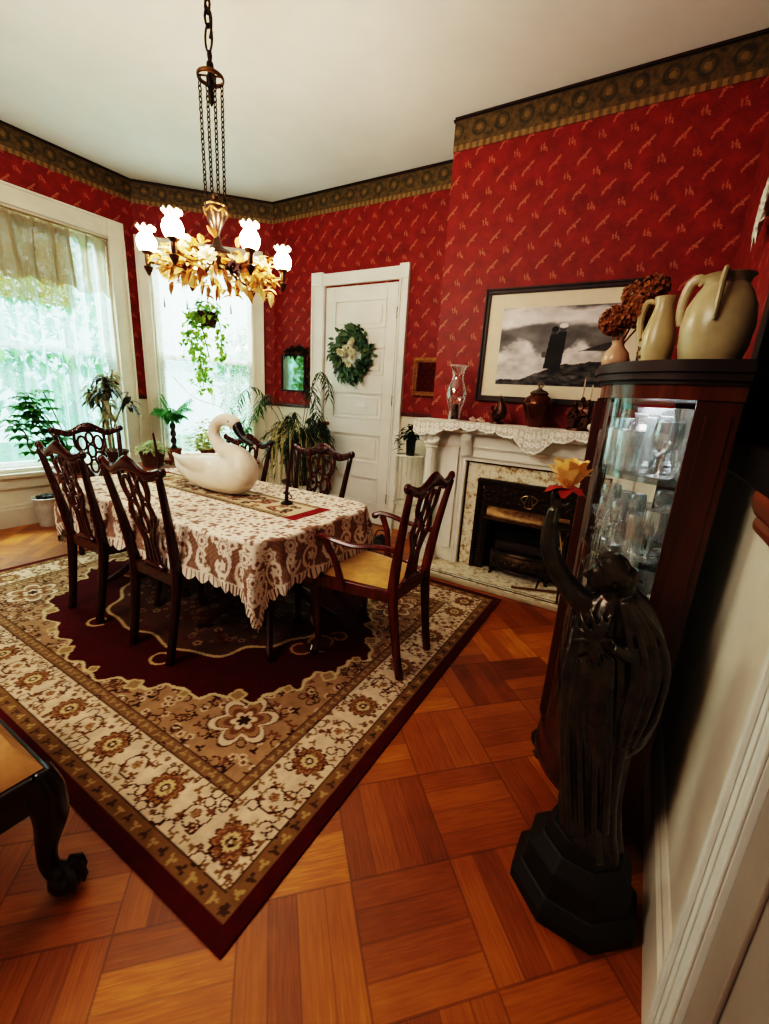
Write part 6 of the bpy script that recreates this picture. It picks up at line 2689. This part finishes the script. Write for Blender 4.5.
for i in range(14):
    ml.leaf((-.10 + rr.gauss(0, .02), 0, .10 + rr.uniform(-.06, .06)), (-1, -.3, rr.gauss(0, .5)), .06, .045, .4)
o = ml.build('leaves', M_LEAFD, t)
t = thing('iron_kettle', 'small dark squat pot on the floor beside the wire stand', 'pot', (-1.88, 3.20, 0))
m = MB()
m.lathe([(.05, 0), (.075, .012), (.088, .04), (.075, .07), (.05, .085), (.052, .092), (.02, .10), (.012, .115), (0, .118)], 22)
m.build('body', mk('dark_brown_iron', (46, 34, 26), .45, .4), t)
m = MB()
m.tube(spline([(-.07, 0, .07), (-.05, 0, .135), (0, 0, .155), (.05, 0, .135), (.07, 0, .07)], 4), .005, 6)
m.build('handle', M_BLACKIRON, t)

# ---------------------------------------------------------------- claw-foot stool at the lower left
CS = Vector((-1.46, .10, 0))
t = thing('claw_foot_stool', 'dark claw-foot stool with a tan cushion at the lower left edge', 'stool', CS)
M_BLK = mk_wood('ebonised_mahogany', (40, 20, 14), (20, 10, 8), .3, 6)
hx, hy = .36, .23
m = MB()
for (a0, a1, b0, b1) in ((-hx, hx, hy - .035, hy), (-hx, hx, -hy, -hy + .035), (-hx, -hx + .035, -hy + .035, hy - .035), (hx - .035, hx, -hy + .035, hy - .035)):
    m.bb(a0, a1, b0, b1, .30, .40)
m.build('seat_rail', M_BLK, t, smooth=False, bevel=.008)
m = MB()


def cush(u, v):
    a, b = 2 * u - 1, 2 * v - 1
    k = (1 - abs(a) ** 8) * (1 - abs(b) ** 8)
    return (a * (hx - .012), b * (hy - .012), .402 + .05 * max(k, 0) ** .5)


m.grid(20, 16, cush)
m.build('cushion', mk('tan_damask', (176, 128, 74), .75, var=.25, scale=18), t)
for sx in (-1, 1):
    for sy in (-1, 1):
        x, y = sx * (hx - .03), sy * (hy - .03)
        ox, oy = sx * .7, sy * .7
        m = MB()
        pts = spline([(x, y, .385), (x + ox * .020, y + oy * .020, .32), (x + ox * .022, y + oy * .022, .25), (x + ox * .0, y + oy * .0, .15), (x, y, .085), (x + ox * .02, y + oy * .02, .055)], 4)
        m.tube(pts, lerp_list([.040, .043, .038, .024, .021, .026], len(pts)), 12)
        m.ell((x + ox * .03, y + oy * .03, .038), (.042, .042, .0375), 12)
        for k in range(3):
            a = math.atan2(oy, ox) + (k - 1) * .8
            q = Vector((x + ox * .03, y + oy * .03, 0))
            m.tube([q + Vector((cos(a) * .016, sin(a) * .016, .085)), q + Vector((cos(a) * .038, sin(a) * .038, .064)), q + Vector((cos(a) * .044, sin(a) * .044, .036)), q + Vector((cos(a) * .040, sin(a) * .040, .012))], [.010, .011, .009, .003], 7)
        m.build('claw_leg', M_BLK, t)

# ================================================================ outdoors
M_LAWN = mk('lawn_green', (96, 140, 80), .9, var=.4, scale=2)
struct(MB().bb(-16, XL - .3, -8, 14, -.62, -.6).build('ground', M_LAWN, smooth=False))


def tree(x, y, h, R, label, mat):
    t = thing('garden_tree', label, 'tree', (x, y, -.6), group='trees in the garden')
    m = MB()
    m.tube(spline([(0, 0, 0), (.05, .03, h * .3), (0, .05, h * .7)], 4), lerp_list([.12, .09, .05], 9), 8)
    m.build('trunk', M_CANE, t)
    ml = MB()
    for i in range(1500):
        v = Vector((rr.gauss(0, 1), rr.gauss(0, 1), rr.gauss(0, 1))).normalized() * rr.uniform(.3, 1) ** .5
        ml.leaf((v.x * R, v.y * R, h * .62 + v.z * h * .42), (rr.gauss(0, 1), rr.gauss(0, 1), rr.gauss(0, 1)), .22, .11, .3)
    o = ml.build('foliage', mat, t)
    o['kind'] = 'stuff'


M_TREE = mk_leaf('pale_green_foliage', (120, 176, 92), .7, var=.35, scale=2)  # pale green leaves mottled by noise
tree(-8.4, .6, 3.6, 1.4, 'leafy green tree outside straight beyond the left window', M_TREE)
tree(-8.9, 3.9, 4.2, 1.5, 'leafy green tree outside at the right of the left window', M_TREE)
tree(-7.4, 7.2, 3.2, 1.2, 'leafy green tree outside beyond the bay window', M_TREE)
# ================================================================ camera, light, view
cd = bpy.data.cameras.new('camera')
cd.sensor_fit = 'VERTICAL'
cd.sensor_height = 24
cd.lens = FPX * 24 / 1024
cd.clip_start = .02
co = bpy.data.objects.new('camera', cd)
COL.objects.link(co)
R3 = Matrix((_r, _u, -_f)).transposed()
co.matrix_world = Matrix.Translation(CAM) @ R3.to_4x4()
bpy.context.scene.camera = co


def area(name, loc, target, size, power, col, size_y=None):
    l = bpy.data.lights.new(name, 'AREA')
    l.energy = power
    l.color = col
    l.size = size
    if size_y:
        l.shape = 'RECTANGLE'
        l.size_y = size_y
    o = bpy.data.objects.new(name, l)
    COL.objects.link(o)
    o.location = loc
    o.rotation_euler = (Vector(target) - Vector(loc)).to_track_quat('-Z', 'Y').to_euler()
    return o


# daylight from the sky above each window (outdoors, over the window heads)
area('sky_light_left', (XL - 1.5, 1.7, 4.1), (XL + 1.2, 1.7, .9), 2.4, 640, (.92, .98, 1), 1.6)
area('sky_light_bay', bay(.62, 4.1, -1.5), bay(.62, .9, 1.0), 1.8, 440, (.92, .98, 1), 1.6)
# added soft fill lamp, out of view behind the camera
area('room_fill', (-2.0, -1.1, 2.7), (-1.6, 2.5, .9), 1.6, 24, (1, .90, .78), 1.0)

pl_ = bpy.data.lights.new('cabinet_fill', 'AREA')  # added fill to brighten the glassware, no fixture in the cabinet
pl_.energy = .45
pl_.color = (.95, .98, 1)
pl_.size = .12
pl_.shape = 'RECTANGLE'
pl_.size_y = .6
po = bpy.data.objects.new('cabinet_fill', pl_)
COL.objects.link(po)
po.location = (.04, 1.72, 1.358)
w = bpy.data.worlds.new('world')
bpy.context.scene.world = w
w.use_nodes = True
nt = w.node_tree
nt.nodes.clear()
bg = nt.nodes.new('ShaderNodeBackground')
bg.inputs[0].default_value = (.62, .95, .97, 1)
bg.inputs[1].default_value = 1.5
wo = nt.nodes.new('ShaderNodeOutputWorld')
nt.links.new(bg.outputs[0], wo.inputs[0])
vs = bpy.context.scene.view_settings
vs.view_transform = 'Filmic'
vs.look = 'Very High Contrast'
vs.exposure = 1.2
